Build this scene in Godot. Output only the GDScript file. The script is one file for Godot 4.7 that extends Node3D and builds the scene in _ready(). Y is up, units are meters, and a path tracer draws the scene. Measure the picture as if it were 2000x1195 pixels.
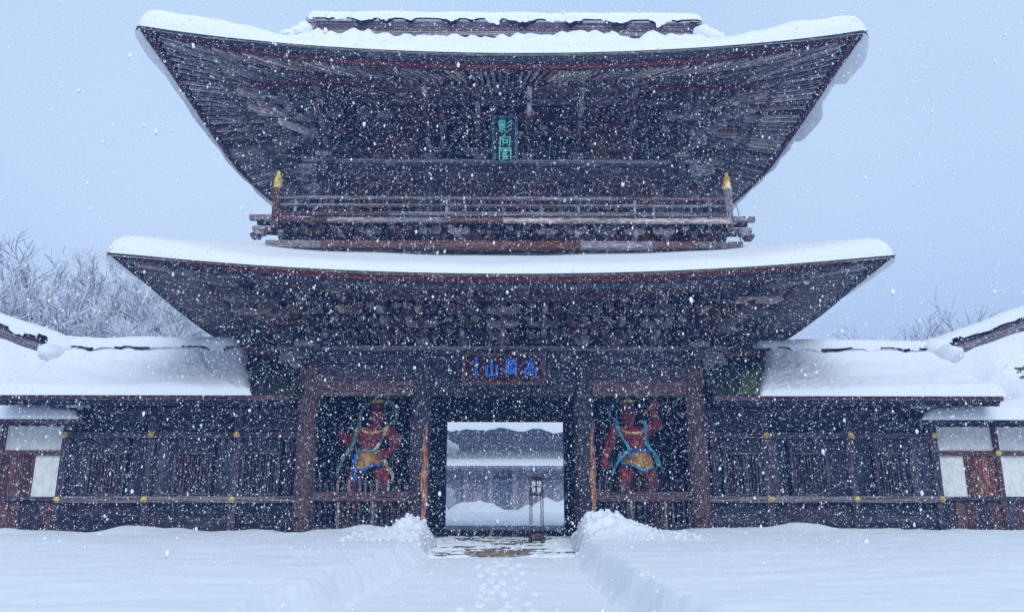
extends Node3D

var rng := RandomNumberGenerator.new()
var noise := FastNoiseLite.new()
var names := {}
var mats := {}
var meshes := {}
var grain_tex: ImageTexture
var blotch_tex: ImageTexture
var snow_nrm: ImageTexture
var stain_tex: ImageTexture
const CZ := -4.0

# ---------------------------------------------------------------- mesh builder
class MB:
	var v := PackedVector3Array()
	var n := PackedVector3Array()
	func tri(a: Vector3, b: Vector3, c: Vector3, na: Vector3, nb: Vector3, nc: Vector3) -> void:
		if (b - a).cross(c - a).dot(na + nb + nc) > 0.0:
			v.append(a); v.append(c); v.append(b); n.append(na); n.append(nc); n.append(nb)
		else:
			v.append(a); v.append(b); v.append(c); n.append(na); n.append(nb); n.append(nc)
	func quad(a: Vector3, b: Vector3, c: Vector3, d: Vector3, inside: Vector3) -> void:
		var m := (b - a).cross(c - a)
		if m.length_squared() < 1e-14:
			m = (c - a).cross(d - a)
		m = m.normalized()
		if m.dot((a + b + c + d) * 0.25 - inside) < 0.0:
			m = -m
		tri(a, b, c, m, m, m)
		tri(a, c, d, m, m, m)
	func quad_n(a: Vector3, b: Vector3, c: Vector3, d: Vector3, na: Vector3, nb: Vector3, nc: Vector3, nd: Vector3) -> void:
		tri(a, b, c, na, nb, nc)
		tri(a, c, d, na, nc, nd)
	func box(c: Vector3, s: Vector3, bs := Basis.IDENTITY) -> void:
		var h := s * 0.5
		var p := []
		for i in 8:
			p.append(c + bs * Vector3(h.x * (1 if i & 1 else -1), h.y * (1 if i & 2 else -1), h.z * (1 if i & 4 else -1)))
		for f in [[0, 1, 3, 2], [4, 5, 7, 6], [0, 1, 5, 4], [2, 3, 7, 6], [0, 2, 6, 4], [1, 3, 7, 5]]:
			quad(p[f[0]], p[f[1]], p[f[2]], p[f[3]], c)
	func bar(a: Vector3, b: Vector3, w: float, h: float, up := Vector3.UP) -> void:
		var z := (b - a)
		var l := z.length()
		z /= l
		if absf(z.dot(up)) > 0.98:
			up = Vector3.RIGHT
		var x := up.cross(z).normalized()
		box((a + b) * 0.5, Vector3(w, h, l), Basis(x, z.cross(x), z))
	func tube(pts: Array, rad: Array, sides: int, flat := 1.0, cap := true) -> void:
		var rings := []
		var dirs := []
		var last := Vector3.ZERO
		for i in pts.size():
			var d: Vector3 = (pts[mini(i + 1, pts.size() - 1)] - pts[maxi(i - 1, 0)]).normalized()
			var up := Vector3.BACK if absf(d.z) < 0.9 else Vector3.UP
			var x := d.cross(up).normalized()
			if last != Vector3.ZERO and x.dot(last) < 0.0:
				x = -x
			last = x
			var y := d.cross(x)
			var ring := []
			var dd := []
			for k in sides:
				var a := TAU * k / sides
				var o := x * cos(a) + y * sin(a) * flat
				ring.append(pts[i] + o * rad[i])
				dd.append((x * cos(a) * flat + y * sin(a)).normalized())
			rings.append(ring); dirs.append(dd)
		for i in pts.size() - 1:
			for k in sides:
				var q := (k + 1) % sides
				quad_n(rings[i][k], rings[i][q], rings[i + 1][q], rings[i + 1][k], dirs[i][k], dirs[i][q], dirs[i + 1][q], dirs[i + 1][k])
		if cap and sides > 3:
			for e in [0, pts.size() - 1]:
				var m: Vector3 = (pts[0] - pts[1]).normalized() if e == 0 else (pts[e] - pts[e - 1]).normalized()
				for k in range(1, sides - 1):
					tri(rings[e][0], rings[e][k], rings[e][k + 1], m, m, m)
	func lathe(prof: Array, sides: int, at := Vector3.ZERO, smooth := true) -> void:
		for i in prof.size() - 1:
			var p: Vector2 = prof[i]
			var q: Vector2 = prof[i + 1]
			var nn := Vector2(q.y - p.y, p.x - q.x).normalized()
			for k in sides:
				var a := TAU * k / sides
				var b := TAU * (k + 1) / sides
				var da := Vector3(cos(a), 0, sin(a))
				var db := Vector3(cos(b), 0, sin(b))
				var na := (da * nn.x + Vector3.UP * nn.y)
				var nb := (db * nn.x + Vector3.UP * nn.y)
				if not smooth:
					na = ((da + db).normalized() * nn.x + Vector3.UP * nn.y)
					nb = na
				quad_n(at + da * p.x + Vector3.UP * p.y, at + db * p.x + Vector3.UP * p.y, at + db * q.x + Vector3.UP * q.y, at + da * q.x + Vector3.UP * q.y, na, nb, nb, na)
	func mesh() -> ArrayMesh:
		var m := ArrayMesh.new()
		var a := []
		a.resize(Mesh.ARRAY_MAX)
		a[Mesh.ARRAY_VERTEX] = v
		a[Mesh.ARRAY_NORMAL] = n
		m.add_surface_from_arrays(Mesh.PRIMITIVE_TRIANGLES, a)
		return m

func grid_mesh(nx: int, nz: int, p: PackedVector3Array, keep := PackedByteArray(), upward := true) -> ArrayMesh:
	var nr := PackedVector3Array()
	nr.resize(p.size())
	for j in nz:
		for i in nx:
			var dx := p[j * nx + mini(i + 1, nx - 1)] - p[j * nx + maxi(i - 1, 0)]
			var dz := p[mini(j + 1, nz - 1) * nx + i] - p[maxi(j - 1, 0) * nx + i]
			var m := dz.cross(dx)
			m = m.normalized() if m.length_squared() > 1e-14 else Vector3.UP
			if (m.y < 0.0) == upward:
				m = -m
			nr[j * nx + i] = m
	var idx := PackedInt32Array()
	var c := (nz / 2) * nx + nx / 2
	if (p[c + nx] - p[c]).cross(p[c + 1] - p[c]).y < 0.0:   # rows run the other way: keep winding and normals in step
		upward = not upward
	for j in nz - 1:
		for i in nx - 1:
			if keep.size() > 0 and keep[j * nx + i] == 0:
				continue
			var a := j * nx + i
			if upward:
				idx.append_array(PackedInt32Array([a, a + 1, a + nx, a + 1, a + nx + 1, a + nx]))
			else:
				idx.append_array(PackedInt32Array([a, a + nx, a + 1, a + 1, a + nx, a + nx + 1]))
	var m := ArrayMesh.new()
	var arr := []
	arr.resize(Mesh.ARRAY_MAX)
	arr[Mesh.ARRAY_VERTEX] = p
	arr[Mesh.ARRAY_NORMAL] = nr
	arr[Mesh.ARRAY_INDEX] = idx
	m.add_surface_from_arrays(Mesh.PRIMITIVE_TRIANGLES, arr)
	return m

# ---------------------------------------------------------------- naming helpers
func numbered(parent: Node, called: String) -> String:
	var key := str(parent.get_instance_id()) + called
	var k: int = names.get(key, 0)
	names[key] = k + 1
	return called if k == 0 else "%s_%03d" % [called, k]

func tag(o: Node, label: String, category := "", group := "", kind := "") -> Node:
	if label: o.set_meta("label", label)
	if category: o.set_meta("category", category)
	if group: o.set_meta("group", group)
	if kind: o.set_meta("kind", kind)
	return o

func thing(called: String, label: String, category: String, at := Vector3.ZERO, group := "") -> Node3D:
	var o := Node3D.new()
	o.name = numbered(self, called)
	add_child(o, true)
	o.position = at
	tag(o, label, category, group)
	return o

func obj(called: String, m: Mesh, mat: Material, parent: Node = self) -> MeshInstance3D:
	var o := MeshInstance3D.new()
	o.name = numbered(parent, called)
	o.mesh = m
	o.material_override = mat
	parent.add_child(o, true)
	return o

func part(called: String, parent: Node) -> Node3D:
	var o := Node3D.new()
	o.name = numbered(parent, called)
	parent.add_child(o, true)
	return o

func prism(w: float, h: float) -> Mesh:
	var key := "p%.3f_%.3f" % [w, h]
	if meshes.has(key):
		return meshes[key]
	var mb := MB.new()
	var c := minf(0.014, 0.13 * minf(w, h))
	var x := w * 0.5
	var y := h * 0.5
	var o := [Vector2(-x + c, -y), Vector2(x - c, -y), Vector2(x, -y + c), Vector2(x, y - c), Vector2(x - c, y), Vector2(-x + c, y), Vector2(-x, y - c), Vector2(-x, -y + c)]
	for k in 8:
		var a: Vector2 = o[k]
		var b: Vector2 = o[(k + 1) % 8]
		mb.quad(Vector3(a.x, a.y, -0.5), Vector3(b.x, b.y, -0.5), Vector3(b.x, b.y, 0.5), Vector3(a.x, a.y, 0.5), Vector3.ZERO)
	for z in [-0.5, 0.5]:
		for k in range(1, 7):
			var m := Vector3(0, 0, signf(z))
			mb.tri(Vector3(o[0].x, o[0].y, z), Vector3(o[k].x, o[k].y, z), Vector3(o[k + 1].x, o[k + 1].y, z), m, m, m)
	meshes[key] = mb.mesh()
	return meshes[key]

func beam(parent: Node, called: String, a: Vector3, b: Vector3, w: float, h: float, mat: Material, up := Vector3.UP) -> MeshInstance3D:
	var z := b - a
	var l := z.length()
	z /= l
	if absf(z.dot(up)) > 0.98:
		up = Vector3.BACK
	var x := up.cross(z).normalized()
	var o := obj(called, prism(w, h), mat, parent)
	o.transform = Transform3D(Basis(x, z.cross(x), z * l), (a + b) * 0.5)
	return o

func block(parent: Node, called: String, c: Vector3, s: Vector3, mat: Material) -> MeshInstance3D:
	return beam(parent, called, c - Vector3(s.x * 0.5, 0, 0), c + Vector3(s.x * 0.5, 0, 0), s.z, s.y, mat)

# ---------------------------------------------------------------- materials
func lin(r: float, g: float, b: float) -> Color:
	return Color(r, g, b).linear_to_srgb()

func make_textures() -> void:
	var nz := FastNoiseLite.new()
	nz.seed = 11
	nz.noise_type = FastNoiseLite.TYPE_SIMPLEX_SMOOTH
	nz.frequency = 0.02
	nz.fractal_octaves = 5
	var im := nz.get_seamless_image(512, 512)
	var out := Image.create(512, 512, false, Image.FORMAT_RGB8)
	for y in 512:
		for x in 512:
			var g: float = im.get_pixel(x, y).r
			var k := clampf(0.22 + 0.98 * g + 0.2 * sin(g * 40.0), 0.08, 1.0)
			out.set_pixel(x, y, Color(k, k * (0.93 + 0.07 * g), k * (0.9 + 0.1 * g)))
	grain_tex = ImageTexture.create_from_image(out)
	nz.seed = 5
	nz.frequency = 0.012
	im = nz.get_seamless_image(512, 512)
	out = Image.create(512, 512, false, Image.FORMAT_RGB8)
	for y in 512:
		for x in 512:
			var g: float = im.get_pixel(x, y).r
			var k := clampf(0.35 + 0.75 * g, 0.0, 1.0)
			out.set_pixel(x, y, Color(k, k, k))
	blotch_tex = ImageTexture.create_from_image(out)
	for y in 512:
		for x in 512:
			var k := 0.94 + 0.06 * smoothstep(0.25, 0.6, im.get_pixel(x, y).r)
			out.set_pixel(x, y, Color(k, k * 0.995, k * 0.98))
	stain_tex = ImageTexture.create_from_image(out.duplicate())
	nz.seed = 3
	nz.frequency = 0.03
	im = nz.get_seamless_image(512, 512)
	im.bump_map_to_normal_map(3.0)
	snow_nrm = ImageTexture.create_from_image(im)

const WOOD := {
	"dark": [0.050, 0.058, 0.086], "brown": [0.17, 0.095, 0.085], "purple": [0.155, 0.102, 0.118], "grey": [0.31, 0.30, 0.335],
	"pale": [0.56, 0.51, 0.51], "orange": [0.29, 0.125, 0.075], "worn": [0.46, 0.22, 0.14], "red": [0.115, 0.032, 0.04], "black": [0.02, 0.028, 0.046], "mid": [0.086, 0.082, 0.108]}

func wood(kind: String, axis := "z", variant := 0) -> StandardMaterial3D:
	var key := "w%s%s%d" % [kind, axis, variant]
	if mats.has(key):
		return mats[key]
	var m := StandardMaterial3D.new()
	var c: Array = WOOD[kind]
	var t := 1.0 + 0.16 * ((variant * 7) % 5 - 2)
	m.albedo_color = lin(c[0] * t * 1.35, c[1] * t * 1.3, c[2] * t * 1.3)
	m.albedo_texture = grain_tex
	m.roughness = 0.82
	m.metallic_specular = 0.3
	m.uv1_triplanar = true
	if axis == "z":
		m.uv1_scale = Vector3(2.6, 2.6, 0.35)
	elif axis == "y":
		m.uv1_scale = Vector3(2.2, 0.25, 2.2)
	elif axis == "x":
		m.uv1_scale = Vector3(0.25, 2.2, 2.2)
	m.uv1_offset = Vector3(0.37, 0.61, 0.23) * variant
	mats[key] = m
	return m

func pick(kinds: Array, axis := "z") -> StandardMaterial3D:
	return wood(kinds[rng.randi() % kinds.size()], axis, rng.randi() % 4)

func paint(key: String, r: float, g: float, b: float, rough := 0.7, metal := 0.0, blotch := true) -> StandardMaterial3D:
	if mats.has(key):
		return mats[key]
	var m := StandardMaterial3D.new()
	m.roughness = rough
	m.metallic = metal
	if blotch:
		m.albedo_color = lin(r * 1.4, g * 1.4, b * 1.4)
		m.albedo_texture = blotch_tex
		m.uv1_triplanar = true
		m.uv1_world_triplanar = true
		m.uv1_scale = Vector3.ONE * 0.8
	else:
		m.albedo_color = lin(r, g, b)
	mats[key] = m
	return m

func snow_mat(key := "snow", sc := 1.2, strength := 0.55) -> StandardMaterial3D:
	if mats.has(key):
		return mats[key]
	var m := StandardMaterial3D.new()
	m.albedo_color = lin(0.86, 0.885, 0.92)
	m.roughness = 0.75
	m.metallic_specular = 0.25
	m.normal_enabled = true
	m.normal_texture = snow_nrm
	m.normal_scale = strength
	m.uv1_triplanar = true
	m.uv1_world_triplanar = true
	m.uv1_scale = Vector3.ONE * sc
	mats[key] = m
	return m

# ---------------------------------------------------------------- main
func _ready() -> void:
	rng.seed = 20240117
	noise.seed = 9
	noise.noise_type = FastNoiseLite.TYPE_SIMPLEX_SMOOTH
	noise.frequency = 1.0
	noise.fractal_type = FastNoiseLite.FRACTAL_NONE
	var cam := Camera3D.new()
	cam.name = "camera"
	cam.position = Vector3(0, 1.25, 21.3)
	cam.rotation_degrees = Vector3(13.33, -0.68, 0)
	cam.fov = rad_to_deg(2.0 * atan(597.5 / 1530.0))
	cam.near = 0.05
	cam.far = 900.0
	add_child(cam)
	cam.current = true
	var env := Environment.new()
	var psm := ProceduralSkyMaterial.new()
	psm.sky_top_color = Color(0.555, 0.655, 0.757)
	psm.sky_horizon_color = Color(0.745, 0.812, 0.89)
	psm.sky_curve = 0.35
	psm.ground_horizon_color = Color(0.76, 0.84, 0.94)
	psm.ground_bottom_color = Color(0.68, 0.76, 0.88)
	var veil := FastNoiseLite.new()
	veil.seed = 21
	veil.frequency = 0.012
	veil.fractal_octaves = 4
	var vim := veil.get_seamless_image(512, 256)
	var cover := Image.create(512, 256, false, Image.FORMAT_RGBA8)
	for y in 256:
		for x in 512:
			var g := clampf((vim.get_pixel(x, y).r - 0.3) * 1.6, 0.0, 1.0)
			cover.set_pixel(x, y, Color(0.34, 0.33, 0.33, 0.45 * g))
	psm.sky_cover = ImageTexture.create_from_image(cover)
	psm.sun_angle_max = 0.0
	psm.energy_multiplier = 1.0
	var sky := Sky.new()
	sky.sky_material = psm
	env.background_mode = Environment.BG_SKY
	env.sky = sky
	env.tonemap_mode = Environment.TONE_MAPPER_LINEAR
	env.tonemap_exposure = 1.72
	env.sdfgi_enabled = true
	env.ssao_enabled = true
	env.ssil_enabled = true
	env.fog_enabled = true
	env.fog_density = 0.0057
	env.fog_light_color = Color(0.46, 0.63, 1.0)
	var we := WorldEnvironment.new()
	we.name = "world_environment"
	we.environment = env
	add_child(we)
	var sun := DirectionalLight3D.new()
	sun.name = "overcast_sun"
	sun.light_energy = 0.40
	sun.light_color = Color(0.93, 0.97, 1.0)
	sun.light_angular_distance = 40.0
	sun.shadow_enabled = true
	sun.rotation_degrees = Vector3(-38, 10, 0)
	add_child(sun)
	make_textures()
	build_ground()
	build_platform()
	build_gate()
	for s in [-1.0, 1.0]:
		build_wing(s)
		build_side_hall(s)
	build_far_hall()
	build_plaques()
	build_statues()
	build_stand()
	build_trees()
	build_flakes()

# ---------------------------------------------------------------- ground
func interp(tab: Array, z: float) -> float:
	if z <= tab[0][0]:
		return tab[0][1]
	for i in tab.size() - 1:
		if z <= tab[i + 1][0]:
			return lerpf(tab[i][1], tab[i + 1][1], (z - tab[i][0]) / (tab[i + 1][0] - tab[i][0]))
	return tab[-1][1]

const LEFT_EDGE := [[3.0, -1.2], [4.4, -1.28], [5.2, -1.55], [8.0, -2.1], [9.7, -2.33], [16.0, -3.1], [30.0, -3.6]]
const RIGHT_EDGE := [[3.0, 1.25], [4.4, 1.3], [5.2, 1.38], [8.0, 1.6], [9.9, 1.74], [16.0, 2.3], [30.0, 2.8]]

func yard_height(x: float, z: float) -> Vector2:   # height, share of path
	var n1 := noise.get_noise_2d(x * 0.16, z * 0.3)
	var n2 := noise.get_noise_2d(x * 0.55 + 40.0, z * 1.3)
	var n3 := noise.get_noise_2d(x * 2.4 + 7.0, z * 3.0)
	var n4 := noise.get_noise_2d(x * 7.0 + 3.0, z * 7.0)
	var top := lerpf(0.34, 0.04, smoothstep(2.0, 12.5, z)) + 0.035 * n1 + 0.02 * n2 + 0.006 * n3
	top += 0.09 * exp(-pow((z - 2.1) / 0.5, 2)) * (0.4 + 1.3 * noise.get_noise_2d(x * 0.42 + 20.0, 3.0) + 0.5 * noise.get_noise_2d(x * 1.3, 9.0))
	# cleared snow thrown up beside the steps
	var gl := exp(-pow((x + 1.85) / 0.75, 2) - pow((z - 3.5) / 0.75, 2))
	var gr := exp(-pow((x - 2.2) / 0.95, 2) - pow((z - 3.5) / 0.8, 2))
	var lump := clampf(gl + gr, 0.0, 1.0)
	var cell := absf(noise.get_noise_2d(x * 3.2, z * 3.2 + 50.0))
	top += gl * 0.34 + gr * 0.45 + lump * (0.11 * n3 + 0.10 * (0.4 - cell) + 0.035 * n4)
	if z < 2.0:
		top = lerpf(0.03, top, smoothstep(0.9, 1.7, z + 0.18 * n2))
	var wob := 0.05 * noise.get_noise_2d(z * 0.45, 5.0) + 0.008 * noise.get_noise_2d(x * 6.0, z * 3.0) + 0.02 * noise.get_noise_2d(z * 1.9, 11.0) * smoothstep(6.0, 4.0, z)
	var l := interp(LEFT_EDGE, z) + wob
	var r := interp(RIGHT_EDGE, z) + wob
	var soft := 0.36 + 0.18 * (1.0 - smoothstep(3.4, 5.6, z))
	var m := smoothstep(l - soft, l, x) * (1.0 - smoothstep(r, r + soft + 0.05, x))
	m *= smoothstep(0.4, 0.8, z)
	var base := -0.35 + 0.012 * n2 + 0.005 * n3 + 0.003 * n4
	base -= 0.05 * exp(-pow((x - l - 0.05) / 0.035, 2)) * smoothstep(5.0, 7.0, z) * (0.55 + 0.6 * noise.get_noise_2d(z * 2.0, 30.0))
	base -= 0.06 * exp(-pow((x - r + 0.02) / 0.03, 2)) * smoothstep(5.0, 6.0, z)
	base += 0.315 * smoothstep(9.0, 4.8, z)
	if z < 5.0:
		base = lerpf(-0.6, base, smoothstep(4.66, 4.74, z))
	var face := m * (1.0 - m) * 4.0
	return Vector2(lerpf(top, base, m) + face * (0.010 * noise.get_noise_2d(x * 5.0, z * 0.8) + 0.012 * noise.get_noise_2d(x * 11.0, z * 5.0)), m)

func build_ground() -> void:
	var pm := PlaneMesh.new()
	pm.size = Vector2(260, 260)
	tag(obj("ground", pm, snow_mat("ground_snow", 0.5, 0.2)), "flat snow covered land round the temple", "", "", "structure").position = Vector3(0, -0.62, 0)
	var xs := []
	var x := -26.0
	while x < 26.0:
		xs.append(x)
		x += 0.045 if absf(x) < 3.6 else (0.14 if absf(x) < 14.0 else 0.6)
	var zs := []
	var z := 0.7
	while z < 34.0:
		zs.append(z)
		z += 0.06 if z < 13.0 else (0.15 if z < 17.0 else 0.6)
	var nx := xs.size()
	var nz := zs.size()
	var p := PackedVector3Array()
	p.resize(nx * nz)
	var ms := PackedFloat32Array()
	ms.resize(nx * nz)
	for j in nz:
		for i in nx:
			var h := yard_height(xs[i], zs[j])
			p[j * nx + i] = Vector3(xs[i], h.x, zs[j])
			ms[j * nx + i] = h.y
	# footprints trodden into the path
	for trail in [[-0.42, 1], [-0.12, -1], [0.22, 1], [0.02, -1]]:
		var pz := 4.95 + rng.randf() * 0.3
		var side := 1.0
		while pz < 15.0:
			var fx: float = trail[0] + side * 0.1 + rng.randf_range(-0.09, 0.09) + 0.12 * sin(pz * 0.7 + trail[0] * 9.0)
			var turn := rng.randf_range(-0.25, 0.25)
			var dep := rng.randf_range(0.02, 0.05)
			for j in nz:
				if absf(zs[j] - pz) > 0.25:
					continue
				for i in nx:
					if absf(xs[i] - fx) > 0.16:
						continue
					var ex: float = (xs[i] - fx) + (zs[j] - pz) * turn
					var q := pow(ex / 0.062, 2) + pow((zs[j] - pz) / 0.15, 2)
					var v := p[j * nx + i]
					v.y += -dep * exp(-q * q) + dep * 0.25 * exp(-pow(q - 2.2, 2))
					p[j * nx + i] = v
			side = -side
			pz += rng.randf_range(0.3, 0.46)
	var keep_path := PackedByteArray()
	var keep_field := PackedByteArray()
	keep_path.resize(nx * nz)
	keep_field.resize(nx * nz)
	for k in nx * nz:
		keep_path[k] = 1 if ms[k] > 0.6 else 0
		keep_field[k] = 1 - keep_path[k]
	tag(obj("snow_ground", grid_mesh(nx, nz, p, keep_field), snow_mat()), "deep snow lying in the forecourt on both sides of the cleared path", "", "", "structure")
	tag(obj("path", grid_mesh(nx, nz, p, keep_path), snow_mat()), "trodden snow path with footprints leading to the gate", "", "", "structure")
	# loose clods on the cleared heaps
	var mb := MB.new()
	for k in 420:
		var s: float = [-1.0, 1.0][k % 2]
		var cx := s * rng.randf_range(1.45, 3.3 if s < 0 else 4.2)
		var cz := rng.randf_range(2.6, 4.9)
		var h := yard_height(cx, cz)
		var r := rng.randf_range(0.02, 0.06) * (1.6 if rng.randf() < 0.12 else 1.0)
		var c := Vector3(cx, h.x + r * 0.25, cz)
		clod(mb, c, r)
	tag(obj("snow_clods", mb.mesh(), snow_mat()), "broken clods of shovelled snow on the heaps beside the steps", "snow", "", "stuff")
	# courtyard behind the gate
	var cxs := 90
	var czs := 110
	p = PackedVector3Array()
	for j in czs:
		for i in cxs:
			var X := -16.0 + 32.0 * i / (cxs - 1)
			var Z := -9.0 - 34.0 * j / (czs - 1)
			var y := -0.28 + 0.08 * noise.get_noise_2d(X * 0.3, Z * 0.3)
			y += 0.2 * smoothstep(-20.0, -30.0, Z) + 0.03 * noise.get_noise_2d(X * 1.5, Z * 1.5)
			p.append(Vector3(X, y, Z))
	tag(obj("courtyard_snow", grid_mesh(cxs, czs, p), snow_mat()), "level snow in the courtyard seen through the gateway", "", "", "structure")
	for d in [[-1.75, -33.5, 2.2, 0.85, "long snow heap left of the lantern stand, seen through the gateway"], [3.3, -33.0, 2.5, 0.95, "rounded snow heap in the courtyard, right behind the lantern stand"]]:
		p = PackedVector3Array()
		for j in 30:
			for i in 40:
				var a := float(i) / 39.0 * 2.0 - 1.0
				var b := float(j) / 29.0 * 2.0 - 1.0
				var q := maxf(0.0, 1.0 - a * a - b * b)
				var X: float = d[0] + a * d[2]
				var Z: float = d[1] + b * 1.6
				p.append(Vector3(X, -0.3 + d[3] * pow(q, 0.7) * (1.0 + 0.25 * noise.get_noise_2d(X * 0.9, Z)) + 0.05 * noise.get_noise_2d(X * 3.0, Z * 3.0), Z))
		tag(obj("snow_heap", grid_mesh(40, 30, p), snow_mat()), d[4], "snow heap", "snow heaps in the courtyard")

func clod(mb: MB, c: Vector3, r: float) -> void:
	var q := []
	for i in 6:
		var d: Vector3 = [Vector3.RIGHT, Vector3.LEFT, Vector3.UP, Vector3.DOWN, Vector3.BACK, Vector3.FORWARD][i]
		q.append(c + d.rotated(Vector3(0.3, 0.8, 0.52).normalized(), r * 91.0) * r * rng.randf_range(0.7, 1.3))
	for f in [[0, 2, 4], [0, 2, 5], [0, 3, 4], [0, 3, 5], [1, 2, 4], [1, 2, 5], [1, 3, 4], [1, 3, 5]]:
		mb.tri(q[f[0]], q[f[1]], q[f[2]], (q[f[0]] - c).normalized(), (q[f[1]] - c).normalized(), (q[f[2]] - c).normalized())

func stone(r: float, g: float, b: float, variant: int) -> StandardMaterial3D:
	var key := "stone%d" % variant
	var m := paint(key, r, g, b, 0.6)
	m.uv1_offset = Vector3(0.3, 0.1, 0.7) * variant
	return m

func build_platform() -> void:
	var mb := MB.new()
	mb.box(Vector3(0, -0.35, -3.4), Vector3(17.0, 0.58, 15.4))
	var t := tag(obj("pavement", mb.mesh(), stone(0.16, 0.16, 0.17, 0)), "stone platform and steps under the gate", "", "", "structure")
	# paving stones of the gateway, in rows
	var z := 4.3
	var row := 0
	while z > -3.2:
		var d: float = [0.62, 0.55, 0.7, 0.58][row % 4]
		var x := -2.35 + (0.0 if row % 2 == 0 else -0.45)
		while x < 2.4:
			var w := rng.randf_range(0.8, 1.25)
			var v := 1 + rng.randi() % 3
			if row < 2 and absf(x + 0.4) < 1.2:
				v = 2
			var c := [[0.26, 0.25, 0.25], [0.36, 0.28, 0.2], [0.2, 0.205, 0.22]][v - 1] as Array
			block(t, "paving_stone", Vector3(x + w * 0.5, -0.045 + rng.randf_range(-0.006, 0.006), z - d * 0.5), Vector3(w - 0.02, 0.1, d - 0.02), stone(c[0], c[1], c[2], v))
			x += w
		z -= d
		row += 1
	for k in 4:
		block(t, "step_stone", Vector3(-1.8 + 1.2 * k, -0.075, 4.54), Vector3(1.185, 0.14, 0.45), stone(0.42, 0.31, 0.19, 4) if k in [1, 2] else stone(0.26, 0.25, 0.25, 1))
	# thin patches of trampled snow
	var p := PackedVector3Array()
	var nx := 100
	var nz := 220
	for j in nz:
		for i in nx:
			var X := -2.3 + 4.6 * i / (nx - 1)
			var Z := -1.6 + 6.6 * j / (nz - 1)
			var fl := 0.008
			if Z > 4.2:
				fl = lerpf(0.008, -0.015, smoothstep(4.3, 4.8, Z))
			var n := noise.get_noise_2d(X * 0.7, Z * 2.6) + 0.6 * noise.get_noise_2d(X * 2.2 + 9.0, Z * 6.0) + 0.35 * noise.get_noise_2d(X * 6.0, Z * 12.0)
			n += 0.5 * smoothstep(0.9, 1.7, absf(X)) - 0.36 + 0.9 * smoothstep(4.6, 4.95, Z) - 0.25 * smoothstep(1.5, -0.5, Z)
			n -= 1.0 * exp(-pow((X - 0.02 + 0.3 * noise.get_noise_2d(Z * 3.0, 1.0)) / 0.8, 2) - pow((Z - 4.1) / 0.75, 2))
			fl -= 0.09 * smoothstep(4.8, 5.0, Z)
			var drift := clampf(n * 0.07, -0.05, 0.035)
			p.append(Vector3(X, fl + drift, Z))
	tag(obj("snow_patches", grid_mesh(nx, nz, p), snow_mat()), "thin trampled snow patches on the stone steps of the gate", "snow", "", "stuff")

# ---------------------------------------------------------------- roofs
func per(r: Dictionary, side: int, t: float) -> Vector3:
	var u := t
	var v := 1.0
	if side == 1:
		u = 1.0; v = -t
	elif side == 2:
		u = -t; v = -1.0
	elif side == 3:
		u = -1.0; v = t
	var dx: float = r.hx * (1.0 - absf(u))
	var dz: float = r.hz * (1.0 - absf(v))
	var rr := maxf(dx, dz)
	var y: float = r.ey + r.lift * pow(maxf(0.0, 1.0 - rr / r.hx), 2.0)
	return Vector3(r.hx * u * (1.0 + r.wp * pow(v, 4)), y, CZ + r.hz * v * (1.0 + r.wp * pow(u, 4)))

func thin(r: Dictionary, side: int, t: float) -> float:   # the roof edge grows thinner towards the tips
	var rr: float = (r.hz if side % 2 == 1 else r.hx) * (1.0 - absf(t))
	return 1.0 - 0.82 * pow(maxf(0.0, 1.0 - rr / (r.hx * 0.75)), 2.2)

func soff(r: Dictionary, side: int, t: float, s: float, down := 0.0) -> Vector3:
	var e := per(r, side, t)
	var k := thin(r, side, t)
	return Vector3(lerpf(e.x, e.x * r.ix, s), lerpf(e.y - r.th * k, r.yin, s) - down * lerpf(k, 1.0, s), lerpf(e.z, CZ + (e.z - CZ) * r.iz, s))

func strip(r: Dictionary, prof: Array, sides := [0, 1, 2, 3], count := 44) -> Mesh:
	var mb := MB.new()
	for side in sides:
		for k in count:
			var t0 := -1.0 + 2.0 * k / count
			var t1 := -1.0 + 2.0 * (k + 1) / count
			for i in prof.size() - 1:
				var q := []
				for w in [[t0, prof[i]], [t1, prof[i]], [t1, prof[i + 1]], [t0, prof[i + 1]]]:
					var e := per(r, side, w[0])
					var a := Vector3(e.x * r.ix, e.y, CZ + (e.z - CZ) * r.iz)
					var d: Vector3 = (a - e)
					d = d / maxf(absf(d.x) if side % 2 == 1 else absf(d.z), 0.01)
					q.append(e + d * w[1].x + Vector3.UP * w[1].y * thin(r, side, w[0]))
				mb.quad(q[0], q[1], q[2], q[3], Vector3(0, (q[0] as Vector3).y + 0.6, CZ))
	return mb.mesh()

func roof_y(r: Dictionary, x: float, z: float) -> float:
	var dx: float = r.hx - absf(x)
	var dz: float = r.hz - absf(z - CZ)
	var d := minf(dx, dz)
	if r.gx > 0.0 and absf(x) < r.gx:
		d = dz
	elif r.gx > 0.0:
		d = minf(d, r.hx - r.gx + 0.6)
	var rr := maxf(maxf(dx, dz), 0.0)
	return r.ey + r.lift * pow(maxf(0.0, 1.0 - rr / r.hx), 2.0) + r.pa * d + r.pb * d * absf(d)

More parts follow.
